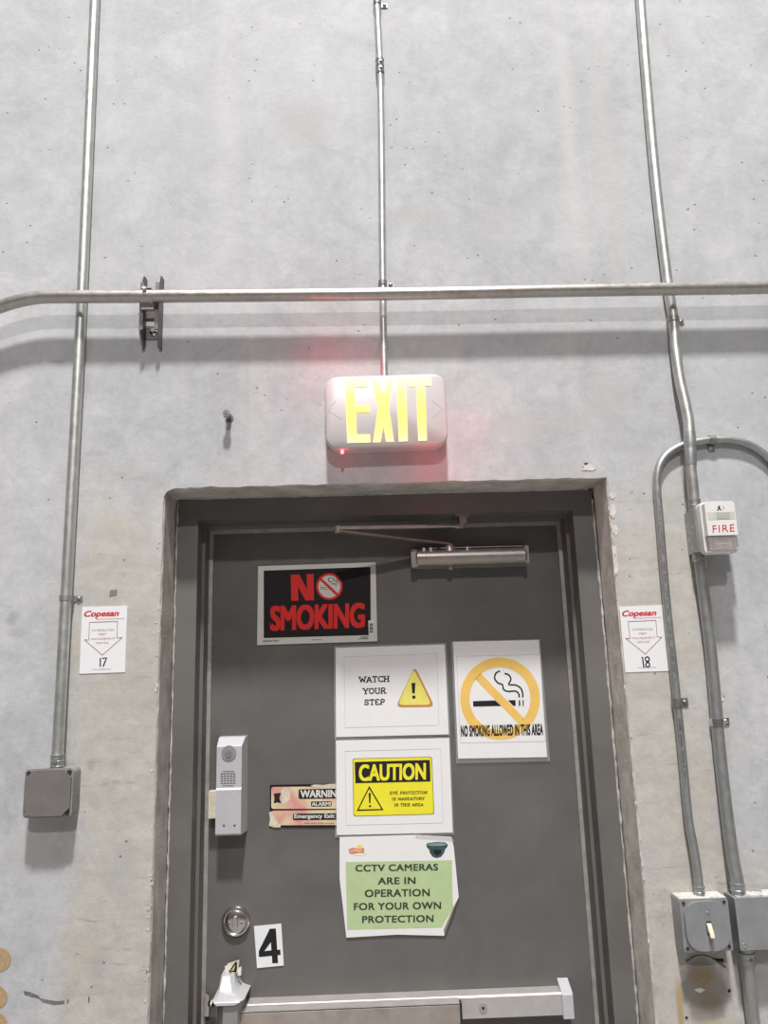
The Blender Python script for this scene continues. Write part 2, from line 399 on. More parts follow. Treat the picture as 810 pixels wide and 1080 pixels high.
MAT['tape'] = simple('torn_label_paper', (.62, .56, .43), .7, 0, .15, 80)
MAT['grey_tape'] = simple('grey_patch', (.20, .20, .205), .7, 0, .1)
MAT['cork'] = simple('tan_paper', (.42, .29, .15), .7, 0, .08, 50)
MAT['chrome'] = metal('brushed_chrome', (.62, .58, .54), .2, 1, .1, 20)
MAT['silver'] = simple('silver_paint', (.58, .58, .60), .35, .25, .04, 30)
MAT['silver_side'] = simple('grey_silver_paint', (.30, .295, .30), .45, .2, .08, 30)
MAT['bar'] = metal('bar_aluminium', (.60, .57, .55), .38, .55, .08, 30, (.30, .22, .16), .35)
MAT['bar_front'] = metal('dusty_bar', (.40, .35, .31), .5, .4, .18, 25, (.14, .10, .08), .55)
MAT['closer'] = metal('closer_aluminium', (.38, .35, .32), .38, .7, .12, 30, (.16, .13, .11), .4)
MAT['closer_dark'] = metal('closer_arm', (.26, .22, .19), .45, .7, .2, 30)
MAT['stain'] = simple('brown_stained_patch', (.33, .27, .20), .9, 0, .35, 22, .5)
MAT['ochre'] = simple('ochre_stain', (.46, .35, .17), .9, 0, .25, 30, .3)
MAT['scuff'] = simple('dark_scuff', (.17, .155, .16), .9, 0, .3, 90)
MAT['chip'] = simple('fresh_chip', (.66, .63, .58), .9, 0, .15, 60, .6)
t = NT('pink_label'); v_ = t.vec()
MAT['pink'] = t.set(t.ramp(t.noise(16, 4, .5, v_, .3), .40, .58, (.66, .30, .27), (.70, .58, .36)), .5, 0)
t = NT('floor_concrete'); v_ = t.vec(); MAT['floor'] = t.set(t.ramp(t.noise(2, 6, .6, v_), .3, .7, (.25, .24, .23), (.34, .33, .32)), .6, 0)
# clear laminate
t = NT('clear_laminate'); t.b.inputs['Alpha'].default_value = .22
MAT['laminate'] = t.set((.62, .62, .62), .08)
t = NT('strobe_lens'); t.b.inputs['Transmission Weight'].default_value = .75; t.b.inputs['IOR'].default_value = 1.45
MAT['lens'] = t.set((.86, .80, .77), .15)
def glow(name, col, strength):
    t = NT(name); t.b.inputs['Emission Color'].default_value = (*col, 1); t.b.inputs['Emission Strength'].default_value = strength
    return t
g = glow('lit_exit_letter', (1, .5, .1), 1)
v_ = g.vec((1, 1, 1)); sp_ = g.n('ShaderNodeSeparateXYZ'); g.l(v_, sp_.inputs[0])
mr_ = g.n('ShaderNodeMapRange'); g.l(sp_.outputs['Z'], mr_.inputs[0]); mr_.inputs[1].default_value = 2.262; mr_.inputs[2].default_value = 2.418
# emission is paler and a little brighter at the letters' top and bottom
rp_ = g.t.nodes.new('ShaderNodeValToRGB'); g.l(mr_.outputs[0], rp_.inputs[0]); er = rp_.color_ramp.elements
er[0].position = 0; er[0].color = (2.2, 1.6, .80, 1); er[1].position = 1; er[1].color = (2.2, 1.6, .80, 1)
q_ = er.new(.5); q_.color = (2.0, 1.45, .16, 1); q_ = er.new(.22); q_.color = (2.0, 1.45, .30, 1); q_ = er.new(.82); q_.color = (2.0, 1.45, .30, 1)
g.l(rp_.outputs[0], g.b.inputs['Emission Color']); MAT['exit'] = g.set((.6, .3, .1), .5)
MAT['led'] = glow('red_led', (1, .12, .15), 6).set((.8, .1, .1), .4)

# ------------------------------------------------------------------ depths of the planes (y into the wall)
W = 0.0        # wall face
FR = 0.0987    # face of the metal frame
DR = 0.2005    # face of the door leaf

# ------------------------------------------------------------------ structure
OX0, OX1, OZ = -.5165, .5150, 2.1905
def jit(a): return random.uniform(-a, a)
def wob(t_, k_): return .0007*(math.sin(t_*31+k_)+math.sin(t_*67+2*k_)+.8*math.sin(t_*143+k_*k_))
inner, deep = [], []
zz = 0.0
while zz < OZ-.045:
    inner.append((OX0+wob(zz, 1)+jit(.0006), zz)); deep.append((-.5095, zz)); zz += .016
for a in range(0, 91, 15):      # worn, rounded upper left corner
    r = math.radians(a); inner.append((OX0+.03-.03*math.cos(r)+jit(.001), OZ-.03+.03*math.sin(r)+jit(.001))); deep.append((-.5095+.004*(a/90), OZ-.006-.006*(1-a/90)))
xx = OX0+.045
while xx < OX1-.012:
    inner.append((xx, OZ+wob(xx, 2)*1.1+jit(.0008)-.0005)); deep.append((max(-.5095, xx), OZ-.004)); xx += .016
inner.append((OX1+.002, OZ)); deep.append((.5095, OZ-.004))
zz = OZ-.018
while zz > 0:
    chip = .004 if 1.85 < zz < 2.14 else 0
    inner.append((OX1+.004+chip*random.random()*1.4+wob(zz, 3)*1.2+jit(.0006), zz)); deep.append((.5095, zz)); zz -= .016
inner.append((OX1+.004, 0)); deep.append((.5095, 0))
bm = bmesh.new(); N = len(inner)
vi = [bm.verts.new((a, 0, b)) for a, b in inner]
def settle(a, b):
    'the edge a few millimetres in: straight again'
    if b > OZ-.032 and OX0+.01 < a < OX1-.004: return (a, b-.0028 if b < OZ-.006 else OZ-.0035)
    return (OX0+.0028, b) if a < 0 else (min(a, OX1+.0008), b)
vc = [bm.verts.new((settle(a, b)[0], .0055, settle(a, b)[1])) for a, b in inner]
vd = [bm.verts.new((a, .30, b)) for a, b in deep]
for i in range(N-1):
    f = bm.faces.new((vi[i], vi[i+1], vc[i+1], vc[i])); f = bm.faces.new((vc[i], vc[i+1], vd[i+1], vd[i]))
oc = [bm.verts.new(p) for p in ((7, 0, 0), (7, 0, 9.5), (-7, 0, 9.5), (-7, 0, 0))]
bm.faces.new(vi+oc)
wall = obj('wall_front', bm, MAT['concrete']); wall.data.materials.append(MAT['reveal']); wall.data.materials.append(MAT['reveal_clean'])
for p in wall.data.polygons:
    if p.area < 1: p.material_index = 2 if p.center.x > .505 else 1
tag(wall, kind='structure')
# thick back of the wall around the doorway, so that it is a solid slab from the side
bm = bmesh.new()
box(bm, -7, -.53, .006, .31, 0, 9.5); box(bm, .53, 7, .006, .31, 0, 9.5); box(bm, -.53, .53, .006, .31, 2.21, 9.5)
tag(obj('wall_core', bm, MAT['concrete'], wall), kind='structure')

def wpatch(name, mat, polys, t=.0006):
    bm = bmesh.new()
    for q in polys: ink(bm, q, -.0001, t)
    return obj(name, bm, mat, wall)
def blob(cx, cy, rx, ry, n=12, rough=.35):
    return [(cx+rx*(1+jit(rough))*math.cos(2*PI*i/n), cy+ry*(1+jit(rough))*math.sin(2*PI*i/n)) for i in range(n)]
wpatch('scuff_mark', MAT['scuff'], [[(25,1045),(31,1046),(41,1050),(42,1053),(33,1051),(26,1049)], [(40,1052),(48,1054),(60,1056),(68,1055),(68,1058.5),(57,1059.5),(46,1057)], [(71,1054),(73,1054),(72,1058),(70.5,1058)], [(93,1051),(94.5,1051),(94.5,1057),(93,1057)]])
wpatch('plaster_chip', MAT['chip'], [blob(738,1044,5,2.4), blob(621,493.5,7,3.6,12,.3), blob(645,523,3,3), blob(646,540,3,7,12,.3), blob(649,559,2.5,6,12,.3), blob(760,736.5,4,3)], .0012)
wpatch('hole', MAT['dark'], [[(751,1011),(763,1011),(763,1015),(755,1013)], blob(769,1045,1.3,2.2), blob(724,1073,1.7,1.4), blob(243,0,0.1,.1,4), blob(618,489,2,1.2)], .0009)
cr_ = []
for i in range(26):
    yy = 560+random.random()*500; cr_.append(blob(168-(yy-560)*.026+jit(2.2), yy, .5+random.random()*.7, .6+random.random()*2.2, 7))
for i in range(14):
    yy = 520+random.random()*520; cr_.append(blob(641+(yy-520)*.092+jit(2.0), yy, .5+random.random()*.9, .6+random.random()*2.2, 7))
for q_ in cr_: wpatch('plaster_chip', MAT['chip'], [q_], .0012)
bm = bmesh.new(); tube(bm, smooth_path([at(724,1014,-.002), at(735,1007.5,-.006), at(749,1009,-.007), at(765,1020,-.002)]), .0011, 8)
obj('loose_wire', bm, MAT['black'], wall, True)

bm = bmesh.new(); box(bm, -7, 7, -9, 1.2, -.1, 0); tag(obj('floor', bm, MAT['floor']), kind='structure')

# ---- metal door frame: one mitred profile run round the doorway
def uframe(bm, prof, x_out, z_out, closed=False):
    """prof = (inset from the outer edge, y)"""
    rows = []
    for ins, y in prof:
        xo = x_out-ins; zo = z_out-ins
        rows.append([bm.verts.new(p) for p in ((-xo, y, 0), (-xo, y, zo), (xo, y, zo), (xo, y, 0))])
    n = len(rows)
    for i in range(n if closed else n-1):
        a, b = rows[i], rows[(i+1) % n]
        for k in range(3): bm.faces.new((a[k], a[k+1], b[k+1], b[k]))
fo, fz = .5085, 2.1845
bm = bmesh.new()
uframe(bm, [(0, .30), (0, FR), (.0508, FR), (.0508, FR+.049), (.0588, FR+.049), (.0588, DR+.0008), (.0508, DR+.003), (.0508, .28), (.02, .30)], fo, fz, True)
bevel(bm, .0022, 3, 50)
frame = obj('trim_door_frame', bm, MAT['frame'], None, True); tag(frame, kind='structure')
bm = bmesh.new()
uframe(bm, [(.0589, DR-.0005), (.0589, DR-.0050), (.0680, DR-.0050), (.0690, DR-.0005)], fo, fz, True)
strip = obj('weather_strip', bm, MAT['gasket'], frame)
tag(strip, 'dull aluminium edge strip')
# caulk beads between frame and concrete
bm = bmesh.new()
def bead(p0, p1, r):
    p0, p1 = Vector(p0), Vector(p1); n = int((p1-p0).length/.012); d = (p1-p0)/n
    tube(bm, [p0+d*i+Vector((jit(.0008), jit(.0012), 0)) for i in range(n+1)], [r*(1+jit(.45)) for _ in range(n+1)], 8)
bead((-.5085, FR-.0005, .0), (-.5085, FR-.0005, 2.18), .0022); bead((.5085, FR-.0005, 0), (.5085, FR-.0005, 2.16), .0026)
bead((-.49, FR, 2.186), (.50, FR, 2.186), .002)
obj('caulk_bead', bm, MAT['caulk'], frame, True)

# ---- door leaf
bm = bmesh.new(); box(bm, -.4545, .4545, DR+.001, DR+.045, .012, 2.130); bevel(bm, .001, 1)
door = obj('door_1', bm, MAT['door']); tag(door, kind='structure')

# ------------------------------------------------------------------ conduits
def pxpath(lst):
    return [at(a, b, y) for a, b, y in lst]
def strap(parent, px, py, Yc, r, side=1, axis=(0, 0, 1), mat='clip_dark', width=.012, two=False):
    """one-hole strap: a saddle over the tube, an ear flat on the wall, a screw"""
    c = at(px, py, Yc)
    bm = bmesh.new(); n = 14; t_ = .0018; pts = []
    wy = -.0005
    # profile in plane across a vertical tube: x, y
    ro = r+t_
    prof_o = [(side*-ro*1.0, min(wy, Yc+ro*.4))]
    for i in range(n+1):
        a = PI*i/n; prof_o.append((-side*ro*math.cos(a), Yc-ro*math.sin(a)))
    prof_o += [(side*ro, wy-.0022), (side*(ro+.017), wy-.0022), (side*(ro+.017), wy)]
    ri = r+.0002
    prof_i = [(side*-ri, min(wy, Yc+ro*.4))]
    for i in range(n+1):
        a = PI*i/n; prof_i.append((-side*ri*math.cos(a), Yc-ri*math.sin(a)))
    prof_i += [(side*ri, wy), (side*(ri+.012), wy), (side*(ro+.016), wy+.0001)]
    m = len(prof_o)
    rows = []
    for z in (-width/2, width/2):
        rows.append(([bm.verts.new((c.x+a, b, c.z+z)) for a, b in prof_o], [bm.verts.new((c.x+a, b, c.z+z)) for a, b in prof_i]))
    (o0, i0), (o1, i1) = rows
    for k in range(m-1):
        bm.faces.new((o0[k], o0[k+1], o1[k+1], o1[k])); bm.faces.new((i0[k], i0[k+1], i1[k+1], i1[k]))
        bm.faces.new((o0[k], o0[k+1], i0[k+1], i0[k])); bm.faces.new((o1[k], o1[k+1], i1[k+1], i1[k]))
    bm.faces.new((o0[0], o1[0], i1[0], i0[0])); bm.faces.new((o0[-1], o1[-1], i1[-1], i0[-1]))
    st = obj('strap', bm, MAT[mat], parent, True)
    bm = bmesh.new(); dome(bm, (c.x+side*(ro+.009), wy-.0022, c.z), .0052, .0035, 14, 3)
    obj('screw', bm, MAT['clip'] if mat == 'clip' else MAT['clip_dark'], st, True)
def collar(parent, p, q, r, mat='galv_grey', name='coupling', screws=True, rim=.0022):
    """set-screw fitting between two points of a run"""
    p, q = Vector(p), Vector(q); d = (q-p); L = d.length; d = d/L
    bm = bmesh.new()
    s = [0, .02, .1, .14, .46, .5, .54, .86, .9, .98, 1]
    rr = [r+.0006, r+rim, r+rim, r+.0012, r+.0012, r+rim, r+.0012, r+.0012, r+rim, r+rim, r+.0006]
    tube(bm, [p+d*(L*a) for a in s], rr, 22)
    c_ = obj(name, bm, MAT[mat], parent, True, 25)
    if screws:
        bm = bmesh.new()
        for a in ((.28, .74) if L > .03 else (.5,)): disc(bm, p+d*(L*a)+Vector((.002, -(r-.001), 0)), (0, -1, 0), .0032, .006, 10)
        obj('screw', bm, MAT['clip_dark'], c_)

# left vertical conduit
cd = thing('conduit', at(60, 800, -.014), 'straight grey metal conduit dropping down the left wall into the square grey box', 'pipe')
P = pxpath([(102, -45, -.0145), (100, 0, -.0145), (93.5, 150, -.0145), (87, 300, -.0145), (81, 420, -.0150), (71.3, 600, -.0155), (62.5, 765, -.020), (60.7, 797, -.023)])
bm = bmesh.new(); tube(bm, smooth_path(P, 4), .0125, 24); obj('tube', bm, MAT['galv'], cd, True)
strap(cd, 69.6, 631, -.0155, .0125, 1, mat='galv_grey')
collar(cd, at(61.0, 795.5, -.023), at(60.2, 809, -.023), .0125, name='box_connector')

# centre conduit above the sign
cd = thing('conduit', at(405, 392, -.01), 'thin metal conduit running straight up from the top of the lit exit sign', 'pipe')
P = pxpath([(396.5, -45, -.0105), (397.5, 0, -.0105), (401.5, 95, -.0105), (403.5, 280, -.0105), (404.2, 340, -.0108), (405.5, 400, -.0115)])
bm = bmesh.new(); tube(bm, smooth_path(P, 4), .0088, 22); obj('tube', bm, MAT['galv'], cd, True)
collar(cd, at(400.4, 63, -.0105), at(401.0, 78, -.0105), .0092, 'clip_dark')
strap(cd, 397.8, 3, -.0105, .0088, 1, mat='clip_dark', width=.013)
strap(cd, 403.6, 299, -.0105, .0088, 1, mat='clip_dark', width=.012)

# right upper conduit with an offset bend, down to the fire-alarm box
cd = thing('conduit', at(733, 530, -.03), 'metal conduit with an offset bend entering the top of the fire alarm box', 'pipe')
P = pxpath([(672.5, -45, -.014), (675.5, 0, -.014), (683.3, 100, -.014), (692.5, 200, -.014), (704, 297, -.014), (709.8, 335, -.014), (712, 365, -.016), (716.5, 398, -.021), (722.3, 424, -.027), (726.2, 444, -.031), (727.3, 460, -.033), (728.3, 490, -.033), (730.5, 510, -.032), (732.6, 533, -.030)])
bm = bmesh.new(); tube(bm, smooth_path(P, 5), .0126, 24); obj('tube', bm, MAT['galv'], cd, True)
strap(cd, 710, 337, -.0145, .0126, 1, mat='galv_brown', width=.013)
collar(cd, at(727.2, 456, -.033), at(728.4, 491, -.033), .0128, 'galv_grey', 'coupling', False, .0008)
collar(cd, at(731.8, 527, -.030), at(733.2, 540, -.030), .0128, 'galv_grey', 'box_connector', True)

# right lower conduit, fire box to junction box
cd = thing('conduit', at(783, 944, -.03), 'grey metal conduit running from below the fire alarm down to the right junction box', 'pipe')
P = pxpath([(736.5, 576, -.028), (738, 590, -.026), (744, 640, -.018), (750, 690, -.0145), (755.5, 750, -.0145), (759, 790, -.0145), (765.5, 850, -.0155), (773, 905, -.022), (777.5, 928, -.026), (779.5, 950, -.028)])
bm = bmesh.new(); tube(bm, smooth_path(P, 5), .0130, 24); obj('tube', bm, MAT['galv_grey'], cd, True)
strap(cd, 756.6, 761.5, -.0145, .0130, 1, mat='clip', width=.015)
collar(cd, at(736.9, 582, -.027), at(738.0, 593, -.026), .0132, 'galv_grey', 'box_connector')
collar(cd, at(777.6, 931, -.027), at(779.2, 946, -.028), .0132, 'galv_grey', 'box_connector')

# thin conduit arching over and down to the switch box
cd = thing('conduit', at(736, 944, -.02), 'thin grey conduit arching over at the top and dropping to the light switch box', 'pipe')
Yt = -.0105
P = pxpath([(900, 640, Yt), (850, 535, Yt), (822, 497, Yt), (806, 479, Yt), (789, 468.5, Yt), (770, 464, Yt), (752, 464, Yt), (735, 466, Yt), (718, 470.5, Yt), (705, 478, Yt), (697, 488, Yt), (693.3, 500, Yt), (693, 515, Yt), (695.5, 545, Yt), (699.5, 595, Yt), (705, 655, Yt), (710.5, 705, Yt), (715, 750, Yt), (720, 800, Yt), (726, 862, -.0125), (731, 890, -.0155), (735, 915, -.019), (738.3, 945, -.022)])
bm = bmesh.new(); tube(bm, smooth_path(P, 5), .0092, 22); obj('tube', bm, MAT['galv_grey'], cd, True)
strap(cd, 714, 741, Yt, .0092, 1, mat='clip_dark', width=.018)
collar(cd, at(737.2, 934, -.022), at(738.2, 947, -.022), .0094, 'galv_grey', 'box_connector')
# printed marks along the tube
def lerp_path(y):
    Q = [(693.2, 515), (695.5, 545), (699.5, 595), (705, 655), (710.5, 705), (715, 750), (720, 800), (726, 862)]
    for (a, b), (c_, d_) in zip(Q, Q[1:]):
        if b <= y <= d_: return a+(c_-a)*(y-b)/(d_-b)
yy = 518
while yy < 830:
    ln = random.choice((3, 5, 8, 14)) if yy < 560 or yy > 600 else 10
    if not (645 < yy < 646) and not 728 < yy+ln/2 < 754 and yy+ln < 860:
        x0_, x1_ = lerp_path(yy), lerp_path(yy+ln)
        if x0_ and x1_:
            bm = bmesh.new(); stroke(bm, [(x0_+.6, yy), (x1_+.6, yy+ln)], .9 if yy < 760 else 1.3, Yt-.0091, .0004); obj('printed_mark', bm, MAT['strut'], cd)
    yy += ln+random.choice((2, 3, 7))
# strap at the top of the arch: saddle over a horizontal tube with a ring screw
bm = bmesh.new(); c_ = at(751, 464, Yt)
tube(bm, [c_+Vector((-.008, 0, 0)), c_+Vector((.008, 0, 0))], .0112, 20)
slab(bm, [(c_.x-.008, c_.z-.002), (c_.x+.008, c_.z-.002), (c_.x+.007, c_.z-.026), (c_.x-.007, c_.z-.026)], -.0028, -.0003)
st = obj('strap', bm, MAT['clip_dark'], cd, True)
bm = bmesh.new(); dome(bm, at(749.5, 472, -.003), .0068, .004, 16, 3); obj('screw', bm, MAT['galv_grey'], st, True)

# conduit below the right junction box
cd = thing('conduit', at(795, 1080, -.02), 'grey conduit leaving the underside of the right junction box', 'pipe')
P = pxpath([(787.2, 998, -.022), (788.5, 1018, -.021), (791, 1045, -.018), (795, 1080, -.0145), (807, 1150, -.0145)])
bm = bmesh.new(); tube(bm, smooth_path(P, 5), .0130, 24); obj('tube', bm, MAT['galv_grey'], cd, True)
collar(cd, at(787.2, 1004, -.022), at(788.7, 1017, -.021), .0134, 'galv_grey', 'box_connector')

# horizontal pipe across
cd = thing('conduit', at(400, 310, -.058), 'thick metal pipe crossing the wall horizontally above the exit sign', 'pipe')
YP = -.055; RP = .0152
a0 = at(60, 313.2, YP)
P = [at(960, 299, YP), at(810, 303.3, YP), at(640, 305.8, YP), at(405, 310, YP), at(170, 312.5, YP), a0, at(40, 314, YP), at(22, 317, YP), at(0, 323.5, YP), at(-20, 333, YP), at(-42, 352, YP), at(-55, 380, YP), at(-60, 430, YP)]
bm = bmesh.new(); tube(bm, smooth_path(P, 6), RP, 28); obj('tube', bm, MAT['galv_brown'], cd, True)

# strut bracket that carries the pipe
c0 = at(160, 340, -.02)
br = thing('strut_bracket', (c0.x, 0, c0.z), 'short dark steel strut channel holding the horizontal pipe to the wall', 'bracket')
zt = at(168, 289, -.03).z; zb = at(160, 366, -.02).z
x0, x1 = c0.x-.0235, c0.x+.0215
bm = bmesh.new()
def sidewall(xa, xb, dy0):
    pr = [(zb, -.001), (zb+.004, dy0*.35), (zb+.03, dy0), (zt-.030, dy0), (zt-.010, dy0*.85), (zt, dy0*.5), (zt, -.001)]
    prism(bm, [Vector((xa, y, z)) for z, y in pr], [Vector((xb, y, z)) for z, y in pr])
sidewall(x0, x0+.004, -.041); sidewall(x1-.005, x1, -.041)
for xa, s_ in ((x0, 1), (x1, -1)):      # inturned lips
    box(bm, min(xa, xa+s_*.009), max(xa, xa+s_*.009), -.042, -.040, zb+.035, zt-.028)
    box(bm, min(xa+s_*.007, xa+s_*.009), max(xa+s_*.007, xa+s_*.009), -.041, -.034, zb+.035, zt-.028)
obj('channel', bm, MAT['strut'], br)
bm = bmesh.new()
zs = [zb+.03, zb+.055, zb+.085, zb+.112, zt-.02]
box(bm, x0+.003, x1-.003, -.0035, -.0008, zb+.028, zb+.062)
box(bm, x0+.003, x1-.003, -.0035, -.0008, zb+.082, zt-.03)
obj('back_web', bm, MAT['strut'], br)
bm = bmesh.new(); dome(bm, (c0.x+.001, -.0035, zb+.047), .0105, .004, 20, 3); disc(bm, (c0.x+.001, -.007, zb+.047), (0, -1, 0), .0055, .008, 6)
obj('bolt', bm, MAT['clip'], br, True)
bm = bmesh.new(); pz = at(158, 313, YP).z
tube(bm, [Vector((c0.x-.016, YP, pz)), Vector((c0.x+.012, YP, pz))], RP+.0022, 26)
box(bm, c0.x-.014, c0.x+.010, -.070, -.040, pz+RP-.001, pz+RP+.0016)
box(bm, c0.x-.018, c0.x+.012, -.050, -.038, pz-RP-.014, pz-RP+.002)
cl_ = obj('pipe_clamp', bm, MAT['galv_brown'], br, True)
bm = bmesh.new(); disc(bm, (c0.x-.004, -.060, pz+RP-.004), (0.1, -.5, 1), .006, .009, 6); disc(bm, (c0.x-.004, -.070, pz+RP-.006), (0, -1, .3), .0045, .009, 12)
obj('screw', bm, MAT['clip'], cl_)

# wall stud (bolt) left of the sign
q = at(241.5, 441, 0)
an = thing('anchor_bolt', (q.x, 0, q.z), 'short rusty bolt sticking out of bare wall left of the exit sign', 'bolt')
bm = bmesh.new(); disc(bm, (q.x+.001, 0, q.z), (-.05, -1, .05), .0058, .034, 14); obj('shank', bm, MAT['strut'], an, True)
bm = bmesh.new(); disc(bm, (q.x-.0005, -.024, q.z+.001), (-.05, -1, .05), .0095, .009, 6); obj('nut', bm, MAT['clip_dark'], an)
bm = bmesh.new(); disc(bm, (q.x+.001, -.0002, q.z), (0, -1, 0), .010, .002, 16); obj('washer', bm, MAT['strut'], an)

# ------------------------------------------------------------------ exit sign
YE = -.048
pc = at(407, 475, -.02)
ex = thing('exit_sign', (pc.x, 0, pc.z), 'lit white exit sign with glowing yellow letters above the door', 'exit sign')
TL, TR, BR, BL = (341.5, 397.5), (470, 393.5), (473, 469.5), (344, 474)
def quad_rr(TL, TR, BR, BL, Y, rpx=13, n=6):
    tl, tr, br_, bl = [at(*p, Y) for p in (TL, TR, BR, BL)]
    W_ = (tr-tl).length; H_ = (tl-bl).length; r = rpx
    pts = []
    for u, v in rrect(0, W_, 0, H_, r, n):
        a, b = u/W_, v/H_
        p = bl*(1-a)*(1-b)+br_*a*(1-b)+tr*a*b+tl*(1-a)*b; pts.append(p)
    return pts
F0 = quad_rr(TL, TR, BR, BL, YE, .030)
cc_ = sum(F0, Vector())/len(F0)
bm = bmesh.new()
loops = []
for sc_, y in ((.972, YE), (.992, YE+.0022), (1.0, YE+.007), (1.0, YE+.016), (.985, YE+.017), (.98, -.001)):
    loops.append([bm.verts.new((cc_.x+(p.x-cc_.x)*sc_, y, cc_.z+(p.z-cc_.z)*(sc_ if sc_ > .98 else sc_-.01*0))) for p in F0])
for a, b in zip(loops, loops[1:]):
    n = len(a)
    for k in range(n): bm.faces.new((a[k], a[(k+1) % n], b[(k+1) % n], b[k]))
bm.faces.new(loops[0]); bm.faces.new(loops[-1])
obj('housing', bm, MAT['white_plastic'], ex, True, 50)
# letters as straight strokes, measured on the photograph
def L4(q): ink(bm, q, YE-.0001, .0009)
def ep(x, y): return (320+x/4.5, 370+y/4.5)
bm = bmesh.new(); L4([ep(198,137), ep(307,135), ep(308,170), ep(242,172), ep(246,262), ep(312,260), ep(313,292), ep(248,294), ep(252,398), ep(316,397), ep(317,434), ep(209,437)]); obj('letter_e', bm, MAT['exit'], ex)
bm = bmesh.new(); L4([ep(322,133), ep(363,132), ep(382,215), ep(396,131), ep(424,130), ep(405,275), ep(429,431), ep(393,432), ep(380,350), ep(366,433), ep(331,434), ep(356,275)]); obj('letter_x', bm, MAT['exit'], ex)
bm = bmesh.new(); L4([ep(443,130), ep(484,129), ep(495,428), ep(454,430)]); obj('letter_i', bm, MAT['exit'], ex)
bm = bmesh.new(); L4([ep(500,130), ep(606,125), ep(608,164), ep(576,166), ep(586,425), ep(546,427), ep(537,168), ep(502,169)]); obj('letter_t', bm, MAT['exit'], ex)
bm = bmesh.new()
stroke(bm, [ep(*p) for p in ((152, 238), (118, 284), (181, 322))], .9, YE-.00005, .0003); obj('direction_chevron', bm, MAT['white_plastic'], ex)
bm = bmesh.new(); stroke(bm, [ep(612, 236), ep(662, 276), ep(608, 318)], .9, YE-.00005, .0003); obj('direction_chevron', bm, MAT['white_plastic'], ex)
bm = bmesh.new(); q = at(361, 477.5, YE+.006); dome(bm, (q.x, q.y-.003, q.z+.001), .0040, .003, 14, 3); disc(bm, (q.x, q.y, q.z+.006), (0, 0, -1), .004, .008, 12)
obj('indicator_lamp', bm, MAT['led'], ex, True)
def red_glow(px, py, Y, power, size=.01, col=(1, .03, .05)):  # unseen point lights added around the sign to redden the wall
    l = bpy.data.lights.new('sign_lamp', 'POINT'); l.energy = power; l.shadow_soft_size = size; l.color = col
    o = bpy.data.objects.new('sign_lamp', l); link(o, ex); o.location = at(px, py, Y)-ex.location
    o.matrix_parent_inverse = Matrix(); return o
red_glow(340, 362, -.075, .13, .03)
red_glow(385, 372, -.070, .05, .03)
red_glow(322, 405, -.070, .03, .03)
red_glow(500, 438, -.070, .075, .03)
red_glow(452, 492, -.060, .07, .02)
red_glow(474, 494, -.10, .10, .02)
red_glow(362, 482, -.04, .012, .004)

# ------------------------------------------------------------------ left junction box
q = at(55, 838, -.025)
jb = thing('junction_box', (q.x, 0, q.z), 'square brownish grey box with corner screws at the end of the left conduit', 'junction box')
fl = [at(*p, -.049) for p in ((25.2, 811.5), (76.5, 810), (75, 862), (22.8, 863.5))]
x0, x1 = (fl[0].x+fl[3].x)/2, (fl[1].x+fl[2].x)/2; z1, z0 = (fl[0].z+fl[1].z)/2, (fl[2].z+fl[3].z)/2
bm = bmesh.new(); slab(bm, rrect(x0+.001, x1-.001, z0+.001, z1-.001, .011), -.041, -.0005); bevel(bm, .0012, 1); obj('body', bm, MAT['box_side'], jb, True)
bm = bmesh.new(); slab(bm, rrect(x0, x1, z0, z1, .009), -.0445, -.0415); bevel(bm, .0008, 1); obj('rim', bm, MAT['box_side'], jb, True)
bm = bmesh.new(); k = .019
slab(bm, [(x0+k, z0+.003), (x1-k, z0+.003), (x1-.003, z0+k), (x1-.003, z1-k), (x1-k, z1-.003), (x0+k, z1-.003), (x0+.003, z1-k), (x0+.003, z0+k)], -.0495, -.0443); bevel(bm, .0015, 2)
obj('cover', bm, MAT['box_dark'], jb, True)
for a, b in ((x0+.0085, z0+.0085), (x1-.0085, z0+.0085), (x0+.0085, z1-.0085), (x1-.0085, z1-.0085)):
    bm = bmesh.new(); disc(bm, (a, -.0444, b), (0, -1, 0), .0048, .0026, 12)
    obj('screw', bm, MAT['clip'] if (a < 0 and b < (z0+z1)/2 and a < (x0+x1)/2) else MAT['dark'], jb)

# ------------------------------------------------------------------ switch box
q = at(745, 975, -.03)
sb = thing('switch_box', (q.x, 0, q.z), 'grey metal light switch box with an ivory toggle, right of the door', 'light switch')
YS = -.046
fl = [at(*p, YS) for p in ((716.5, 949), (767.5, 947), (773, 1002.5), (721.5, 1005))]
x0, x1 = (fl[0].x+fl[3].x)/2, (fl[1].x+fl[2].x)/2; z1, z0 = (fl[0].z+fl[1].z)/2, (fl[2].z+fl[3].z)/2
bm = bmesh.new(); slab(bm, rrect(x0, x1, z0, z1, .004, 3), YS, -.0005); bevel(bm, .001, 1); obj('body', bm, MAT['box'], sb, True)
bm = bmesh.new(); box(bm, x0+.002, x1-.002, YS+.002, -.001, z1+.0001, z1+.0012); obj('dust', bm, MAT['dust'], sb)
bm = bmesh.new(); slab(bm, rrect(x0+.006, x1-.005, z0+.003, z1-.003, .031, 8), YS-.007, YS); bevel(bm, .003, 3); cv = obj('cover_plate', bm, MAT['box'], sb, True)
for a, b in ((x0+.007, z0+.007), (x1-.007, z0+.008), (x0+.008, z1-.007), (x1-.008, z1-.007)):
    bm = bmesh.new(); disc(bm, (a, YS-.0002, b), (0, -1, 0), .0032, .0016, 10); obj('screw', bm, MAT['dark'], sb)
xm, zm = at(748, 979, YS-.007).x, at(748, 979, YS-.007).z
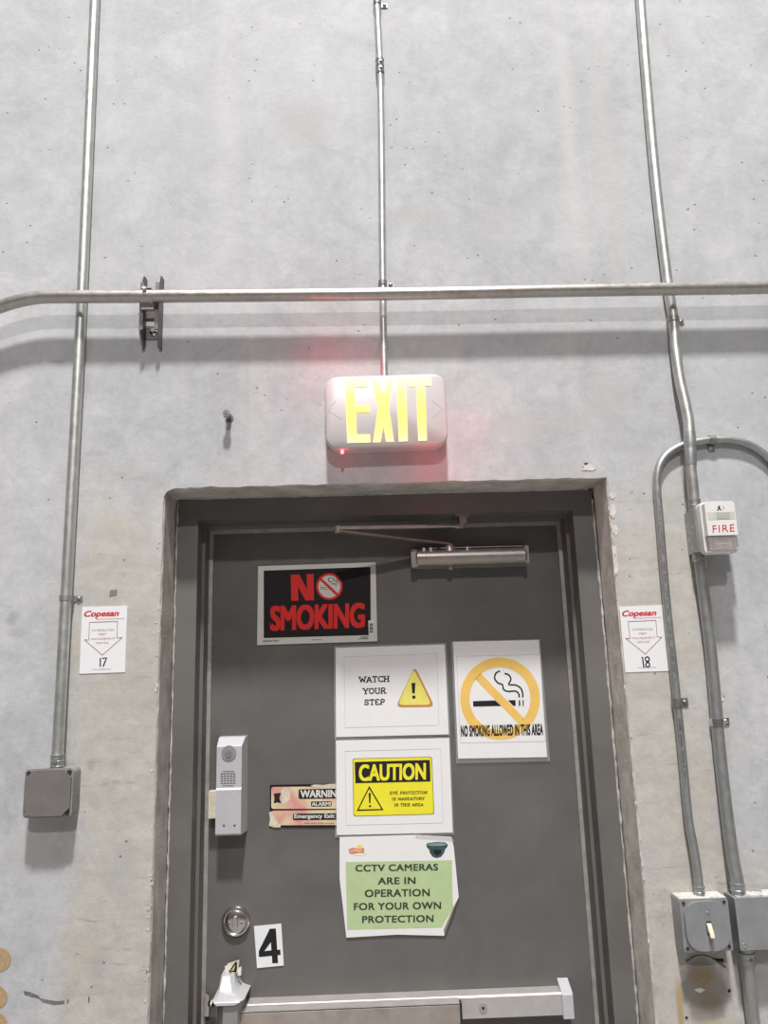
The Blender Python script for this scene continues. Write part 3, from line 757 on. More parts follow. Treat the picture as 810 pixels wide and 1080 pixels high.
bm = bmesh.new(); slab(bm, rrect(xm-.0055, xm+.0055, zm-.013, zm+.013, .002, 2), YS-.0078, YS-.0068); sl_ = obj('toggle_slot', bm, MAT['dark'], sb)
bm = bmesh.new(); prism(bm, [Vector((xm-.004, YS-.021, zm-.014)), Vector((xm+.004, YS-.021, zm-.014)), Vector((xm+.004, YS-.019, zm-.006)), Vector((xm-.004, YS-.019, zm-.006))],
    [Vector((xm-.0045, YS-.0075, zm-.004)), Vector((xm+.0045, YS-.0075, zm-.004)), Vector((xm+.0045, YS-.0075, zm+.010)), Vector((xm-.0045, YS-.0075, zm+.010))]); bevel(bm, .0012, 2)
obj('toggle', bm, MAT['ivory'], sb, True)
for b in (zm+.028, zm-.028):
    bm = bmesh.new(); dome(bm, (xm, YS-.0068, b), .0034, .0015, 12, 2); obj('screw', bm, MAT['clip_dark'], cv, True)

# ------------------------------------------------------------------ right junction box (cut by the frame edge)
q = at(800, 975, -.03)
rb = thing('junction_box', (q.x, 0, q.z), 'plain grey metal box with pale dust on top at the right edge', 'junction box')
a_ = at(774.5, 947.5, -.052); b_ = at(781, 1002.5, -.052)
x0 = (a_.x+b_.x)/2; z1, z0 = a_.z, b_.z; x1 = x0+.118
bm = bmesh.new(); box(bm, x0+.001, x1-.001, -.048, -.0005, z0+.001, z1-.001); bevel(bm, .001, 1); obj('body', bm, MAT['box'], rb)
bm = bmesh.new(); slab(bm, rrect(x0, x1, z0, z1, .004, 3), -.0525, -.0485); bevel(bm, .001, 1); obj('cover', bm, MAT['box'], rb, True)
bm = bmesh.new()
for i in range(26):
    a = x0+.006+random.random()*.105; box(bm, a, a+.004+random.random()*.010, -.046+random.random()*.01, -.03+random.random()*.026, z1-.0011, z1+.0008+random.random()*.0016)
obj('dust', bm, MAT['dust'], rb)
bm = bmesh.new(); dome(bm, (x0+.009, -.0525, z0+.009), .0045, .0025, 12, 3); obj('screw', bm, MAT['clip'], rb, True)

# ------------------------------------------------------------------ fire alarm strobe
q = at(755, 555, -.05)
YB = -.054
a_ = at(732.5, 537, YB); b_ = at(735.5, 582, YB); xb0 = (a_.x+b_.x)/2; zb1, zb0 = a_.z, b_.z; xb1 = at(775.5, 560, YB).x
bx_ = thing('back_box', (q.x, 0, q.z), 'grey steel mounting box behind the white fire alarm', 'junction box')
bm = bmesh.new(); box(bm, xb0, xb1, YB, -.0005, zb0, zb1); bevel(bm, .0018, 2); obj('body', bm, MAT['galv_grey'], bx_, True)
bm = bmesh.new()
for yy_, zz_ in ((-.012, .68), (-.020, .52), (-.013, .34), (-.024, .14), (-.034, .45), (-.040, .6)): disc(bm, (xb0+.0004, yy_, zb0+(zb1-zb0)*zz_), (-1, 0, 0), .0016, .0008, 8)
obj('knockout', bm, MAT['fire_white'], bx_)
fa = thing('fire_alarm', (q.x, 0, q.z), 'white wall fire alarm with red lettering and a clear strobe lens', 'fire alarm')
YD = -.094
fl = [at(*p, YD) for p in ((744.5, 529), (775, 528), (779.5, 580.5), (746.5, 582))]
x0, x1 = (fl[0].x+fl[3].x)/2+.0005, (fl[1].x+fl[2].x)/2; z1, z0 = (fl[0].z+fl[1].z)/2, (fl[2].z+fl[3].z)/2
H_ = z1-z0
bm = bmesh.new(); slab(bm, rrect(x0-.003, x1+.003, z0-.002, z1+.002, .009), YD+.018, YB-.0005); bevel(bm, .002, 2); obj('base', bm, MAT['fire_white'], fa, True)
bm = bmesh.new(); zl = z0+H_*.315
slab(bm, [(x0, zl), (x1, zl), (x1, z1-.005), (x1-.005, z1), (x0+.005, z1), (x0, z1-.005)], YD, YD+.0175); bevel(bm, .002, 2); obj('face', bm, MAT['fire_white'], fa, True)
bm = bmesh.new(); za, zb_ = z1-H_*.22, z1-H_*.37
box(bm, x0+.004, x1-.002, YD-.0004, YD-.0001, zb_, za); s1 = obj('sounder_grille', bm, simple('grille_pale', (.60, .585, .53), .5), fa)
bm = bmesh.new(); box(bm, x0+.024, x0+.053, YD-.0008, YD-.0004, zb_+.001, za-.001); obj('grille_panel', bm, simple('grille_grey', (.47, .46, .42), .5), s1)
bm = bmesh.new(); slab(bm, rrect(x0+.0015, x1-.0015, z0+.003, zl-.0005, .005, 3), YD+.002, YD+.0175); bevel(bm, .0025, 2); ln_ = obj('strobe_lens', bm, MAT['lens'], fa, True)
bm = bmesh.new(); cxm = (x0+x1)/2
prism(bm, [Vector((x0+.012, YD+.0165, z0+.007)), Vector((x1-.012, YD+.0165, z0+.007)), Vector((x1-.012, YD+.0165, zl-.005)), Vector((x0+.012, YD+.0165, zl-.005))],
      [Vector((x0+.020, YD+.010, z0+.011)), Vector((x1-.020, YD+.010, z0+.011)), Vector((x1-.020, YD+.010, zl-.009)), Vector((x0+.020, YD+.010, zl-.009))])
obj('reflector', bm, MAT['clip'], ln_)
bm = bmesh.new(); tube(bm, [Vector((cxm-.018, YD+.007, (z0+zl)/2)), Vector((cxm+.018, YD+.007, (z0+zl)/2))], .0022, 10); obj('flash_tube', bm, MAT['sticker'], ln_)
bm = bmesh.new(); write(bm, 'FIRE', 751.3, 554.2, 774.2, 561.6, YD-.0001, -.055, .06, -.004, t=.0005, spacing=1.15); obj('lettering', bm, MAT['red'], fa)
bm = bmesh.new(); stroke(bm, [(757, 534.5), (759.5, 537)], 1.0, YD-.0001); stroke(bm, [(758.8, 533), (758.6, 536), (756.5, 538.5)], 1.1, YD-.0001); stroke(bm, [(758.8, 535.8), (760.5, 538.4)], 1.0, YD-.0001)
obj('flame_symbol', bm, MAT['ink'], fa)
bm = bmesh.new(); stroke(bm, [(762, 533.5), (763.6, 535.5), (763, 538)], .7, YD-.0001); obj('wave_symbol', bm, MAT['logo_red'], fa)

# ------------------------------------------------------------------ pest-control stickers on the wall
def wall_sticker(label, corners, num, title, strap_, arrow, lines, numbox, url, lean, slope):
    c_ = at(sum(p[0] for p in corners)/4, max(p[1] for p in corners), 0)
    st = thing('sticker', (c_.x, 0, c_.z), label, 'sticker')
    bm = bmesh.new(); f = [at(*p, -.0012) for p in corners]; prism(bm, f, [Vector((p.x, -.0002, p.z)) for p in f]); obj('sheet', bm, MAT['sticker'], st)
    Y = -.0013
    bm = bmesh.new(); write(bm, 'Copesan', *title, Y, slope, lean, .030, .28); obj('brand_lettering', bm, MAT['red'], st)
    for s, r4 in [('PEST SOLUTIONS NATIONWIDE', strap_)]+lines+[('www.copesan.com', url)]:
        bm = bmesh.new(); write(bm, s, *r4, Y, slope, lean, 0); obj('small_lettering', bm, MAT['ink_soft'], st)
    bm = bmesh.new(); n = len(arrow)
    for i in range(n): stroke(bm, [arrow[i], arrow[(i+1) % n]], .55, Y)
    obj('arrow_outline', bm, simple('maroon_line', (.36, .09, .11), .5), st)
    bm = bmesh.new()
    for pl in num: stroke(bm, pl, 1.35, Y, .0004)
    obj('handwritten_number', bm, MAT['ink'], st)
def A(x, y): return (80+x/13.5, 635+y/13.5)
def B(x, y): return (650+x/12.46, 635+y/12.46)
def A4(a, b, c, d): return (*A(a, b), *A(c, d))
def B4(a, b, c, d): return (*B(a, b), *B(c, d))
wall_sticker('white sticker numbered 17 with a red down arrow, left of the door',
    [A(90, 68), A(732, 52), A(700, 1000), A(50, 1022)],
    [[A(350, 795), A(348, 920)], [A(378, 800), A(440, 795), A(415, 850), A(390, 918)]],
    A4(120, 125, 618, 235), A4(290, 236, 690, 250),
    [A(195, 288), A(595, 274), A(585, 512), A(660, 505), A(378, 755), A(120, 535), A(185, 540)],
    [('INTEGRATED', A4(232, 390, 545, 416)), ('PEST', A4(322, 445, 440, 472)), ('MANAGEMENT', A4(212, 512, 560, 538)), ('DEVICE', A4(290, 570, 465, 594))],
    None, A4(230, 955, 505, 970), -.035, -.025)
th_ = [B(435, 735), B(405, 718), B(380, 735), B(385, 765), B(430, 800), B(440, 835), B(410, 855), B(385, 835), B(395, 800), B(428, 770), B(435, 740)]
wall_sticker('white sticker numbered 18 with a red down arrow, right of the door',
    [B(38, 62), B(610, 38), B(692, 905), B(120, 925)],
    [[B(342, 720), B(362, 860)], th_],
    B4(72, 112, 525, 212), B4(240, 206, 590, 219),
    [B(155, 256), B(520, 240), B(537, 458), B(598, 462), B(382, 682), B(122, 475), B(180, 480)],
    [('INTEGRATED', B4(203, 348, 485, 374)), ('PEST', B4(297, 403, 400, 427)), ('MANAGEMENT', B4(205, 462, 515, 487)), ('DEVICE', B4(278, 512, 435, 537))],
    None, B4(275, 858, 525, 873), .07, -.03)

# grey tape scrap above the left sticker
bm = bmesh.new(); plate(bm, [(115.8, 622.5), (123.5, 621.5), (123.2, 627.3), (115.3, 629)], -.001, -.0002)
tag(obj('tape_scrap', bm, MAT['grey_tape']), 'tiny grey square of tape on the wall just above the sticker numbered 17', 'tape')

# tan dotted discs at the lower left edge
for cx, cy, r, lab in ((-1, 1012, 12.8, 'topmost of the three tan paper discs at the lower left edge'), (-5, 1051.5, 12.8, 'middle one of the three tan paper discs at the lower left edge'), (-5, 1080, 12.8, 'lowest of the three tan paper discs at the lower left edge')):
    c_ = at(cx, cy, 0); dsc = thing('paper_disc', (c_.x, 0, c_.z), lab, 'sticker', 'tan paper discs on the wall')
    bm = bmesh.new(); discpx(bm, cx, cy, r, r*.98, -.0002, .0008); obj('sheet', bm, MAT['cork'], dsc)
    bm = bmesh.new()
    for i in range(9):
        a = i*2.4; rr_ = 2.5+i*.95; discpx(bm, cx+rr_*math.cos(a), cy+rr_*math.sin(a), .55, .55, -.0011, .0002, 8)
    obj('dots', bm, MAT['sign_white'], dsc)

# ------------------------------------------------------------------ signs on the door
def dsign(name, label, cat, outline, mat, yf=.0025, yb=.0004, lam=None):
    cx_ = sum(p[0] for p in outline)/len(outline); cy_ = max(p[1] for p in outline)
    c_ = at(cx_, cy_, DR); o = thing(name, (c_.x, DR, c_.z), label, cat)
    bm = bmesh.new(); plate(bm, outline, DR-yf, DR+.001-yb); obj('sheet', bm, MAT[mat], o)
    if lam:
        bm = bmesh.new(); plate(bm, lam, DR-yf+.0008, DR+.001-yb+.0001); obj('laminate', bm, MAT['laminate'], o)
    return o, DR-yf-.00005

# 1 NO SMOKING (black and red)
def N(x, y): return (260+x/5.4, 580+y/5.4)
o, Y = dsign('warning_sign', 'black no smoking sign with big red letters and a cream border', 'sign', [N(66, 93), N(735, 70), N(745, 520), N(60, 542)], 'sign_white', .003)
bm = bmesh.new(); ink(bm, [N(98, 118), N(706, 97), N(708, 485), N(98, 502)], Y); obj('black_panel', bm, MAT['sign_black'], o)
Y2 = Y-.0004
bm = bmesh.new(); ink(bm, [N(252, 142), N(300, 140), N(345, 225), N(342, 138), N(382, 137), N(384, 287), N(336, 288), N(292, 205), N(296, 289), N(255, 290)], Y2)
write(bm, 'SMOKING', *N(135, 318), *N(675, 462), Y2, -.035, -.005, .045, spacing=.98); obj('red_lettering', bm, MAT['sign_red'], o)
bm = bmesh.new(); discpx(bm, *N(472, 209), 12.2, 12.4, Y2); obj('symbol_disc', bm, MAT['sign_white'], o)
bm = bmesh.new(); ringpx(bm, *N(472, 209), 13.9, 14.1, 2.3, 2.3, Y2-.0002); stroke(bm, [N(424, 168), N(520, 258)], 2.9, Y2-.0003); obj('prohibition_ring', bm, MAT['sign_red'], o)
bm = bmesh.new(); stroke(bm, [N(424, 212), N(452, 214)], .5, Y2-.0001); stroke(bm, [N(424, 222), N(462, 224)], .5, Y2-.0001); stroke(bm, [N(424, 212), N(424, 222)], .5, Y2-.0001)
stroke(bm, [N(478, 158), N(466, 165), N(470, 180), N(485, 182), N(490, 196), N(505, 192), N(512, 206)], .9, Y2-.0001); stroke(bm, [N(484, 160), N(498, 165), N(500, 178), N(515, 180), N(520, 196)], .9, Y2-.0001); obj('cigarette_symbol', bm, MAT['ink'], o)
bm = bmesh.new(); ink(bm, [N(694, 402), N(722, 401), N(724, 482), N(696, 484)], Y2); bl_ = obj('barcode_label', bm, MAT['sticker'], o)
bm = bmesh.new()
for i in range(9): stroke(bm, [N(699, 420+i*6.4), N(721, 419+i*6.4)], (.5, .9, .6)[i % 3], Y2-.0004)
obj('bars', bm, MAT['ink'], bl_)
bm = bmesh.new(); write(bm, 'HEADLINE SIGNS', *N(94, 514), *N(184, 525), Y, -.03, 0, .01); write(bm, 'MADE IN U.S.A.', *N(375, 508), *N(430, 516), Y, -.03, 0, 0)
write(bm, '5433', *N(650, 494), *N(690, 501), Y, -.03, 0, .02); write(bm, 'NO SMOKING', *N(640, 503), *N(694, 510), Y, -.03, 0, .02); obj('small_lettering', bm, MAT['ink'], o)

# 2 WATCH YOUR STEP
def Wp(x, y): return (340+x/5.4, 670+y/5.4)
o, Y = dsign('paper_sign', 'white paper watch your step sign with a yellow exclamation triangle', 'sign', [Wp(76, 72), Wp(697, 52), Wp(720, 564), Wp(78, 580)], 'paper', .0032, lam=[Wp(66, 62), Wp(706, 42), Wp(730, 572), Wp(68, 590)])
bm = bmesh.new(); frame_lines(bm, [Wp(124, 124), Wp(652, 106), Wp(664, 512), Wp(130, 526)], .35, Y); obj('printed_border', bm, MAT['ink_grey'], o)
def serif_text(bm, rows, Y, w, sw):
    """slab-serif capitals drawn as strokes; rows = (text, x0, y0, x1, y1, slope)"""
    G = {'W': ([[(0,0),(.26,1)],[(.26,1),(.5,.2)],[(.5,.2),(.74,1)],[(.74,1),(1,0)]], [(0,0),(1,0)]),
         'A': ([[(0,1),(.5,0)],[(.5,0),(1,1)],[(.2,.65),(.8,.65)]], [(0,1),(1,1)]),
         'T': ([[(0,0),(1,0)],[(.5,0),(.5,1)],[(0,0),(0,.22)],[(1,0),(1,.22)]], [(.5,1)]),
         'C': ([[(1,.3),(.95,.05),(.55,0),(.15,.15),(0,.5),(.15,.85),(.55,1),(.95,.9),(1,.75)],[(1,0),(1,.3)]], []),
         'H': ([[(.1,0),(.1,1)],[(.9,0),(.9,1)],[(.1,.5),(.9,.5)]], [(.1,0),(.9,0),(.1,1),(.9,1)]),
         'Y': ([[(0,0),(.5,.52)],[(1,0),(.5,.52)],[(.5,.52),(.5,1)]], [(0,0),(1,0),(.5,1)]),
         'O': ([[(.5,0),(.15,.13),(0,.5),(.15,.87),(.5,1),(.85,.87),(1,.5),(.85,.13),(.5,0)]], []),
         'U': ([[(.1,0),(.1,.75),(.3,1),(.7,1),(.9,.75),(.9,0)]], [(.1,0),(.9,0)]),
         'R': ([[(.12,0),(.12,1)],[(.12,0),(.7,0),(.9,.25),(.7,.5),(.12,.5)],[(.5,.5),(.95,1)]], [(.12,1),(.95,1)]),
         'S': ([[(.9,.25),(.75,.03),(.35,0),(.08,.2),(.2,.42),(.8,.57),(.95,.8),(.65,1),(.25,.97),(.05,.75)],[(.9,0),(.9,.28)],[(.05,.72),(.05,1)]], []),
         'E': ([[(.12,0),(.12,1)],[(.12,0),(.9,0),(.9,.2)],[(.12,.5),(.65,.5)],[(.12,1),(.95,1),(.95,.8)]], []),
         'P': ([[(.12,0),(.12,1)],[(.12,0),(.75,0),(.95,.27),(.75,.54),(.12,.54)]], [(.12,1)]),
         'N': ([[(.1,1),(.1,0)],[(.1,0),(.9,1)],[(.9,1),(.9,0)]], [(.1,1),(.9,0)]),
         'I': ([[(.5,0),(.5,1)]], [(.5,0),(.5,1)]),
         'M': ([[(.08,1),(.08,0)],[(.08,0),(.5,.8)],[(.5,.8),(.92,0)],[(.92,0),(.92,1)]], [(.08,1),(.92,1)]),
         'D': ([[(.12,0),(.12,1)],[(.12,0),(.6,0),(.95,.3),(.95,.7),(.6,1),(.12,1)]], [])}
    for s, x0, y0, x1, y1, sl in rows:
        wd = {'I': .45, ' ': .55, 'W': 1.3, 'M': 1.25}
        tot = sum(wd.get(c, 1) for c in s)+.28*(len(s)-1); u = (x1-x0)/tot; x = x0; h = y1-y0
        for ch in s:
            cw = wd.get(ch, 1)*u
            if ch != ' ':
                lines, ser = G[ch]
                f = lambda p: (x+p[0]*cw, y0+p[1]*h+sl*(x+p[0]*cw-x0))
                for ln in lines: stroke(bm, [f(p) for p in ln], w, Y)
                for p in ser:
                    a = f(p); stroke(bm, [(a[0]-sw, a[1]), (a[0]+sw, a[1])], w*.7, Y)
            x += cw+.28*u
bm = bmesh.new()
serif_text(bm, [('WATCH', *Wp(212, 238), *Wp(378, 268), -.03), ('YOUR', *Wp(234, 304), *Wp(360, 334), -.03), ('STEP', *Wp(240, 368), *Wp(355, 396), -.03)], Y, 1.25, 1.5)
obj('lettering', bm, MAT['ink'], o)
def rtri(ax, ay, bx__, by_, cx, cy, r):
    P3 = [(ax, ay), (bx__, by_), (cx, cy)]; out = []
    for i in range(3):
        p, q_, s = P3[i-1], P3[i], P3[(i+1) % 3]
        d1 = math.hypot(p[0]-q_[0], p[1]-q_[1]); d2 = math.hypot(s[0]-q_[0], s[1]-q_[1])
        a = (q_[0]+(p[0]-q_[0])*r/d1, q_[1]+(p[1]-q_[1])*r/d1); b = (q_[0]+(s[0]-q_[0])*r/d2, q_[1]+(s[1]-q_[1])*r/d2)
        for k_ in range(5):
            t_ = k_/4; out.append(((1-t_)**2*a[0]+2*t_*(1-t_)*q_[0]+t_*t_*b[0], (1-t_)**2*a[1]+2*t_*(1-t_)*q_[1]+t_*t_*b[1]))
    return out
bm = bmesh.new(); ink(bm, rtri(*Wp(526, 176), *Wp(418, 410), *Wp(640, 408), 6.5), Y, .0003); obj('triangle_edge', bm, MAT['orange'], o)
bm = bmesh.new(); ink(bm, rtri(*Wp(521, 190), *Wp(430, 398), *Wp(622, 396), 5.5), Y-.0003, .0003); obj('triangle', bm, MAT['tri_yellow'], o)
bm = bmesh.new(); ink(bm, [Wp(507, 272), Wp(530, 271), Wp(526, 330), Wp(512, 331)], Y-.0006); ink(bm, [Wp(512, 344), Wp(529, 343), Wp(530, 360), Wp(513, 361)], Y-.0006); obj('exclamation_mark', bm, MAT['ink'], o)

# 3 CAUTION
def Cp(x, y): return (340+x/5.4, 770+y/5.4)
o, Y = dsign('paper_sign', 'white paper with a yellow and black caution panel about eye protection', 'sign', [Cp(78, 60), Cp(722, 46), Cp(742, 584), Cp(82, 598)], 'paper', .0032, lam=[Cp(72, 50), Cp(728, 38), Cp(750, 596), Cp(72, 612)])
bm = bmesh.new(); frame_lines(bm, [Cp(130, 120), Cp(674, 106), Cp(688, 528), Cp(136, 542)], .35, Y); obj('printed_border', bm, MAT['ink_grey'], o)
def rq(q4, r, n=4):
    out = []
    for i in range(4):
        p, q_, s = q4[i-1], q4[i], q4[(i+1) % 4]
        d1 = math.hypot(p[0]-q_[0], p[1]-q_[1]); d2 = math.hypot(s[0]-q_[0], s[1]-q_[1])
        a = (q_[0]+(p[0]-q_[0])*r/d1, q_[1]+(p[1]-q_[1])*r/d1); b = (q_[0]+(s[0]-q_[0])*r/d2, q_[1]+(s[1]-q_[1])*r/d2)
        for k_ in range(n+1):
            t_ = k_/n; out.append(((1-t_)**2*a[0]+2*t_*(1-t_)*q_[0]+t_*t_*b[0], (1-t_)**2*a[1]+2*t_*(1-t_)*q_[1]+t_*t_*b[1]))
    return out
bm = bmesh.new(); ink(bm, rq([Cp(172, 162), Cp(624, 152), Cp(637, 480), Cp(177, 492)], 2.6), Y, .0002); obj('panel_outline', bm, MAT['ink'], o)
bm = bmesh.new(); ink(bm, rq([Cp(175, 165), Cp(621, 155), Cp(634, 477), Cp(180, 489)], 2.4), Y-.0002, .0002); obj('yellow_panel', bm, MAT['yellow'], o)
bm = bmesh.new(); ink(bm, [Cp(184, 182), Cp(612, 170), Cp(616, 293), Cp(188, 303)], Y-.0004, .0002)
tri = [Cp(267, 318), Cp(195, 461), Cp(349, 456)]
tin = [Cp(267, 334), Cp(207, 452), Cp(336, 449)]
for i in range(3): ink(bm, [tri[i], tri[(i+1) % 3], tin[(i+1) % 3], tin[i]], Y-.0004, .0002)
ink(bm, [Cp(263, 358), Cp(276, 358), Cp(274, 416), Cp(266, 416)], Y-.0004, .0002); discpx(bm, *Cp(271, 433), 1.2, 1.2, Y-.0004, .0002, 12)
obj('black_print', bm, MAT['ink'], o)
bm = bmesh.new(); write(bm, 'CAUTION', *Cp(208, 196), *Cp(590, 292), Y-.0006, -.025, 0, .038, spacing=1.0); obj('lettering', bm, MAT['yellow'], o)
for row in (('EYE PROTECTION', *Cp(385, 351), *Cp(596, 366), -.015), ('IS MANDATORY', *Cp(396, 385), *Cp(582, 400), -.015), ('IN THIS AREA', *Cp(410, 419), *Cp(574, 434), -.015)):
    bm = bmesh.new(); serif_text(bm, [row], Y-.0004, .62, .6); obj('small_lettering', bm, MAT['ink'], o)

# 4 NO SMOKING ALLOWED
def A6(x, y): return (465+x/6.23, 665+y/6.23)
o, Y = dsign('paper_sign', 'laminated white sign with an amber ring crossing out a cigarette', 'sign', [A6(80, 75), A6(644, 62), A6(698, 832), A6(114, 842)], 'paper', .0035, lam=[A6(66, 68), A6(652, 56), A6(718, 858), A6(104, 872)])
bm = bmesh.new(); frame_lines(bm, [A6(102, 170), A6(652, 157), A6(686, 728), A6(128, 738)], .4, Y); obj('printed_border', bm, MAT['ink_grey'], o)
bm = bmesh.new(); n = 60
def ell(a, rx, ry): return A6(388+rx*math.cos(a)+.035*ry*math.sin(a), 447+ry*math.sin(a)-.03*rx*math.cos(a))
for i in range(n):
    a, b = 2*PI*i/n, 2*PI*(i+1)/n
    ink(bm, [ell(a, 262, 270), ell(b, 262, 270), ell(b, 200, 207), ell(a, 200, 207)], Y, .0003)
ink(bm, [A6(225, 318), A6(262, 280), A6(548, 578), A6(510, 612)], Y, .0003); obj('prohibition_ring', bm, MAT['amber'], o)
bm = bmesh.new(); ink(bm, [A6(211, 464), A6(357, 459), A6(396, 496), A6(212, 500)], Y); ink(bm, [A6(440, 458), A6(490, 457), A6(491, 495), A6(477, 496)], Y)
stroke(bm, [A6(516, 458), A6(517, 496)], 1.6, Y); stroke(bm, [A6(540, 457), A6(541, 496)], 1.2, Y); obj('cigarette_symbol', bm, MAT['ink'], o)
bm = bmesh.new()
def curve(pts, w): stroke(bm, [(p.x, p.y) for p in smooth_path([(*A6(*q_), 0) for q_ in pts], 5)], w, Y)
curve([(388, 266), (362, 280), (353, 312), (372, 342), (404, 356), (412, 386), (440, 400), (490, 398), (512, 418), (515, 440)], 1.6)
curve([(418, 282), (446, 292), (460, 322), (446, 354), (490, 358), (524, 378), (536, 408), (538, 440)], 1.6); obj('smoke_symbol', bm, MAT['ink'], o)
bm = bmesh.new(); write(bm, 'NO SMOKING ALLOWED IN THIS AREA', *A6(130, 624), *A6(670, 698), Y-.0004, -.022, .03, .045, spacing=1.06); obj('lettering', bm, MAT['ink'], o)

# 5 WARNING label (partly covered by the caution paper)
def G_(x, y): return (270+x/9, 820+y/9)
o, Y = dsign('warning_label', 'torn black and pink emergency exit warning label left of the caution paper', 'sticker', [G_(132, 72), G_(770, 60), G_(800, 62), G_(800, 474), G_(132, 470)], 'sign_black', .0012, .0004)
bm = bmesh.new(); ink(bm, rq([G_(145, 90), G_(820, 84), G_(820, 296), G_(145, 298)], 3), Y, .0002); ink(bm, rq([G_(145, 316), G_(820, 308), G_(820, 450), G_(145, 454)], 3), Y, .0002); obj('pink_panel', bm, MAT['pink'], o)
bm = bmesh.new(); ink(bm, rq([G_(404, 112), G_(815, 106), G_(815, 200), G_(404, 204)], 2), Y-.0002, .0002); ink(bm, rq([G_(522, 228), G_(718, 226), G_(718, 274), G_(522, 278)], 1.2), Y-.0002, .0002)
ink(bm, rq([G_(350, 344), G_(815, 338), G_(815, 402), G_(350, 406)], 1.6), Y-.0002, .0002)
ink(bm, [G_(168, 152), G_(200, 150), G_(236, 144), G_(222, 195), G_(240, 246), G_(200, 236), G_(168, 246), G_(176, 198)], Y-.0004, .0002)
write(bm, 'PUSH UNTIL ALARM SOUNDS', *G_(460, 428), *G_(740, 440), Y-.0002, 0, 0, 0); obj('black_print', bm, MAT['ink'], o)
bm = bmesh.new(); write(bm, 'WARNING', *G_(420, 120), *G_(828, 192), Y-.0004, -.01, 0, .04); write(bm, 'ALARM!', *G_(528, 234), *G_(712, 271), Y-.0004, -.01, 0, .035)
write(bm, 'Emergency Exit', *G_(362, 348), *G_(744, 400), Y-.0004, -.01, 0, .03); obj('lettering', bm, MAT['sign_white'], o)
bm = bmesh.new(); ink(bm, [G_(520, 76), G_(560, 66), G_(640, 70), G_(700, 62), G_(760, 60), G_(770, 106), G_(700, 100), G_(640, 108), G_(560, 96)], Y-.0003, .0004)
obj('torn_paper', bm, MAT['tape'], o)
bm = bmesh.new(); ink(bm, [G_(124, 330), G_(148, 322), G_(158, 352), G_(186, 388), G_(206, 432), G_(236, 452), G_(232, 474), G_(170, 474), G_(122, 456), G_(134, 400)], Y-.0003, .0004)
obj('torn_paper', bm, MAT['tape'], o)
bm = bmesh.new(); ink(bm, [G_(236, 120), G_(300, 96), G_(326, 140), G_(322, 210), G_(280, 256), G_(196, 262), G_(200, 240), G_(244, 240), G_(250, 190), G_(240, 150)], Y-.00025, .0002)
obj('torn_paper', bm, MAT['tape'], o)

# 6 CCTV
def K(x, y): return (340+x/5.0625, 870+y/5.0625)
o, Y = dsign('paper_sign', 'curling paper notice with pale green panel about CCTV cameras', 'sign', [K(92, 66), K(500, 54), K(690, 66), K(702, 120), K(728, 385), K(652, 592), K(400, 586), K(128, 602), K(110, 440), K(92, 290)], 'paper', .0028)
bm = bmesh.new(); ink(bm, [K(124, 198), K(692, 188), K(696, 400), K(700, 440), K(636, 548), K(132, 560)], Y, .0002); obj('green_panel', bm, MAT['green'], o)
bm = bmesh.new()
for s, a, b, c_, d in (('CCTV CAMERAS', 176, 213, 618, 250), ('ARE IN', 296, 281, 498, 318), ('OPERATION', 226, 346, 574, 386), ('FOR YOUR OWN', 168, 417, 634, 456), ('PROTECTION', 212, 486, 594, 524)):
    write(bm, s, *K(a, b), *K(c_, d), Y-.0002, -.015, 0, .03, spacing=1.08)
obj('lettering', bm, MAT['green_ink'], o)
bm = bmesh.new(); ink(bm, [K(555, 102), K(566, 96), K(612, 91), K(655, 93), K(669, 103), K(668, 116), K(655, 130), K(650, 150), K(634, 170), K(610, 178), K(588, 170), K(574, 150), K(570, 132), K(557, 118)], Y, .0002); cm_ = obj('camera_picture', bm, MAT['teal'], o)
bm = bmesh.new(); ink(bm, [K(558, 104), K(580, 98), K(640, 96), K(666, 104), K(650, 110), K(612, 113), K(574, 111)], Y-.0002, .0001); obj('rim', bm, MAT['teal_light'], cm_)
bm = bmesh.new(); ink(bm, [K(592, 134), K(636, 132), K(634, 150), K(616, 164), K(598, 154)], Y-.0002, .0001); obj('window', bm, MAT['ink'], cm_)
bm = bmesh.new(); ink(bm, [K(140, 130), K(160, 122), K(190, 126), K(222, 122), K(224, 150), K(195, 150), K(160, 156), K(142, 152)], Y, .0002); lg_ = obj('ribbon_emblem', bm, MAT['logo_red'], o)
bm = bmesh.new(); stroke(bm, [K(150, 142), K(175, 134), K(200, 142), K(216, 136)], 1.4, Y-.0002, .0002); stroke(bm, [K(172, 163), K(215, 164), K(240, 154)], .4, Y, .0002); obj('stripe', bm, MAT['logo_pale'], lg_)
bm = bmesh.new(); discpx(bm, *K(199, 117), 2.9, 2.5, Y-.0001, .0002, 18); obj('sun_emblem', bm, MAT['logo_yellow'], o)
# curled corner, lifted tape
bm = bmesh.new(); f = [at(*K(728, 385), DR-.003), at(*K(652, 592), DR-.003), at(*K(648, 560), DR-.012), at(*K(700, 440), DR-.012)]
prism(bm, f, [p+Vector((0, .0006, 0)) for p in f]); obj('curled_corner', bm, MAT['tape'], o)
bm = bmesh.new(); plate(bm, [K(494, 48), K(560, 58), K(690, 60), K(704, 92), K(680, 84), K(500, 70)], DR-.0042, DR-.0036); obj('clear_tape', bm, MAT['laminate'], o)

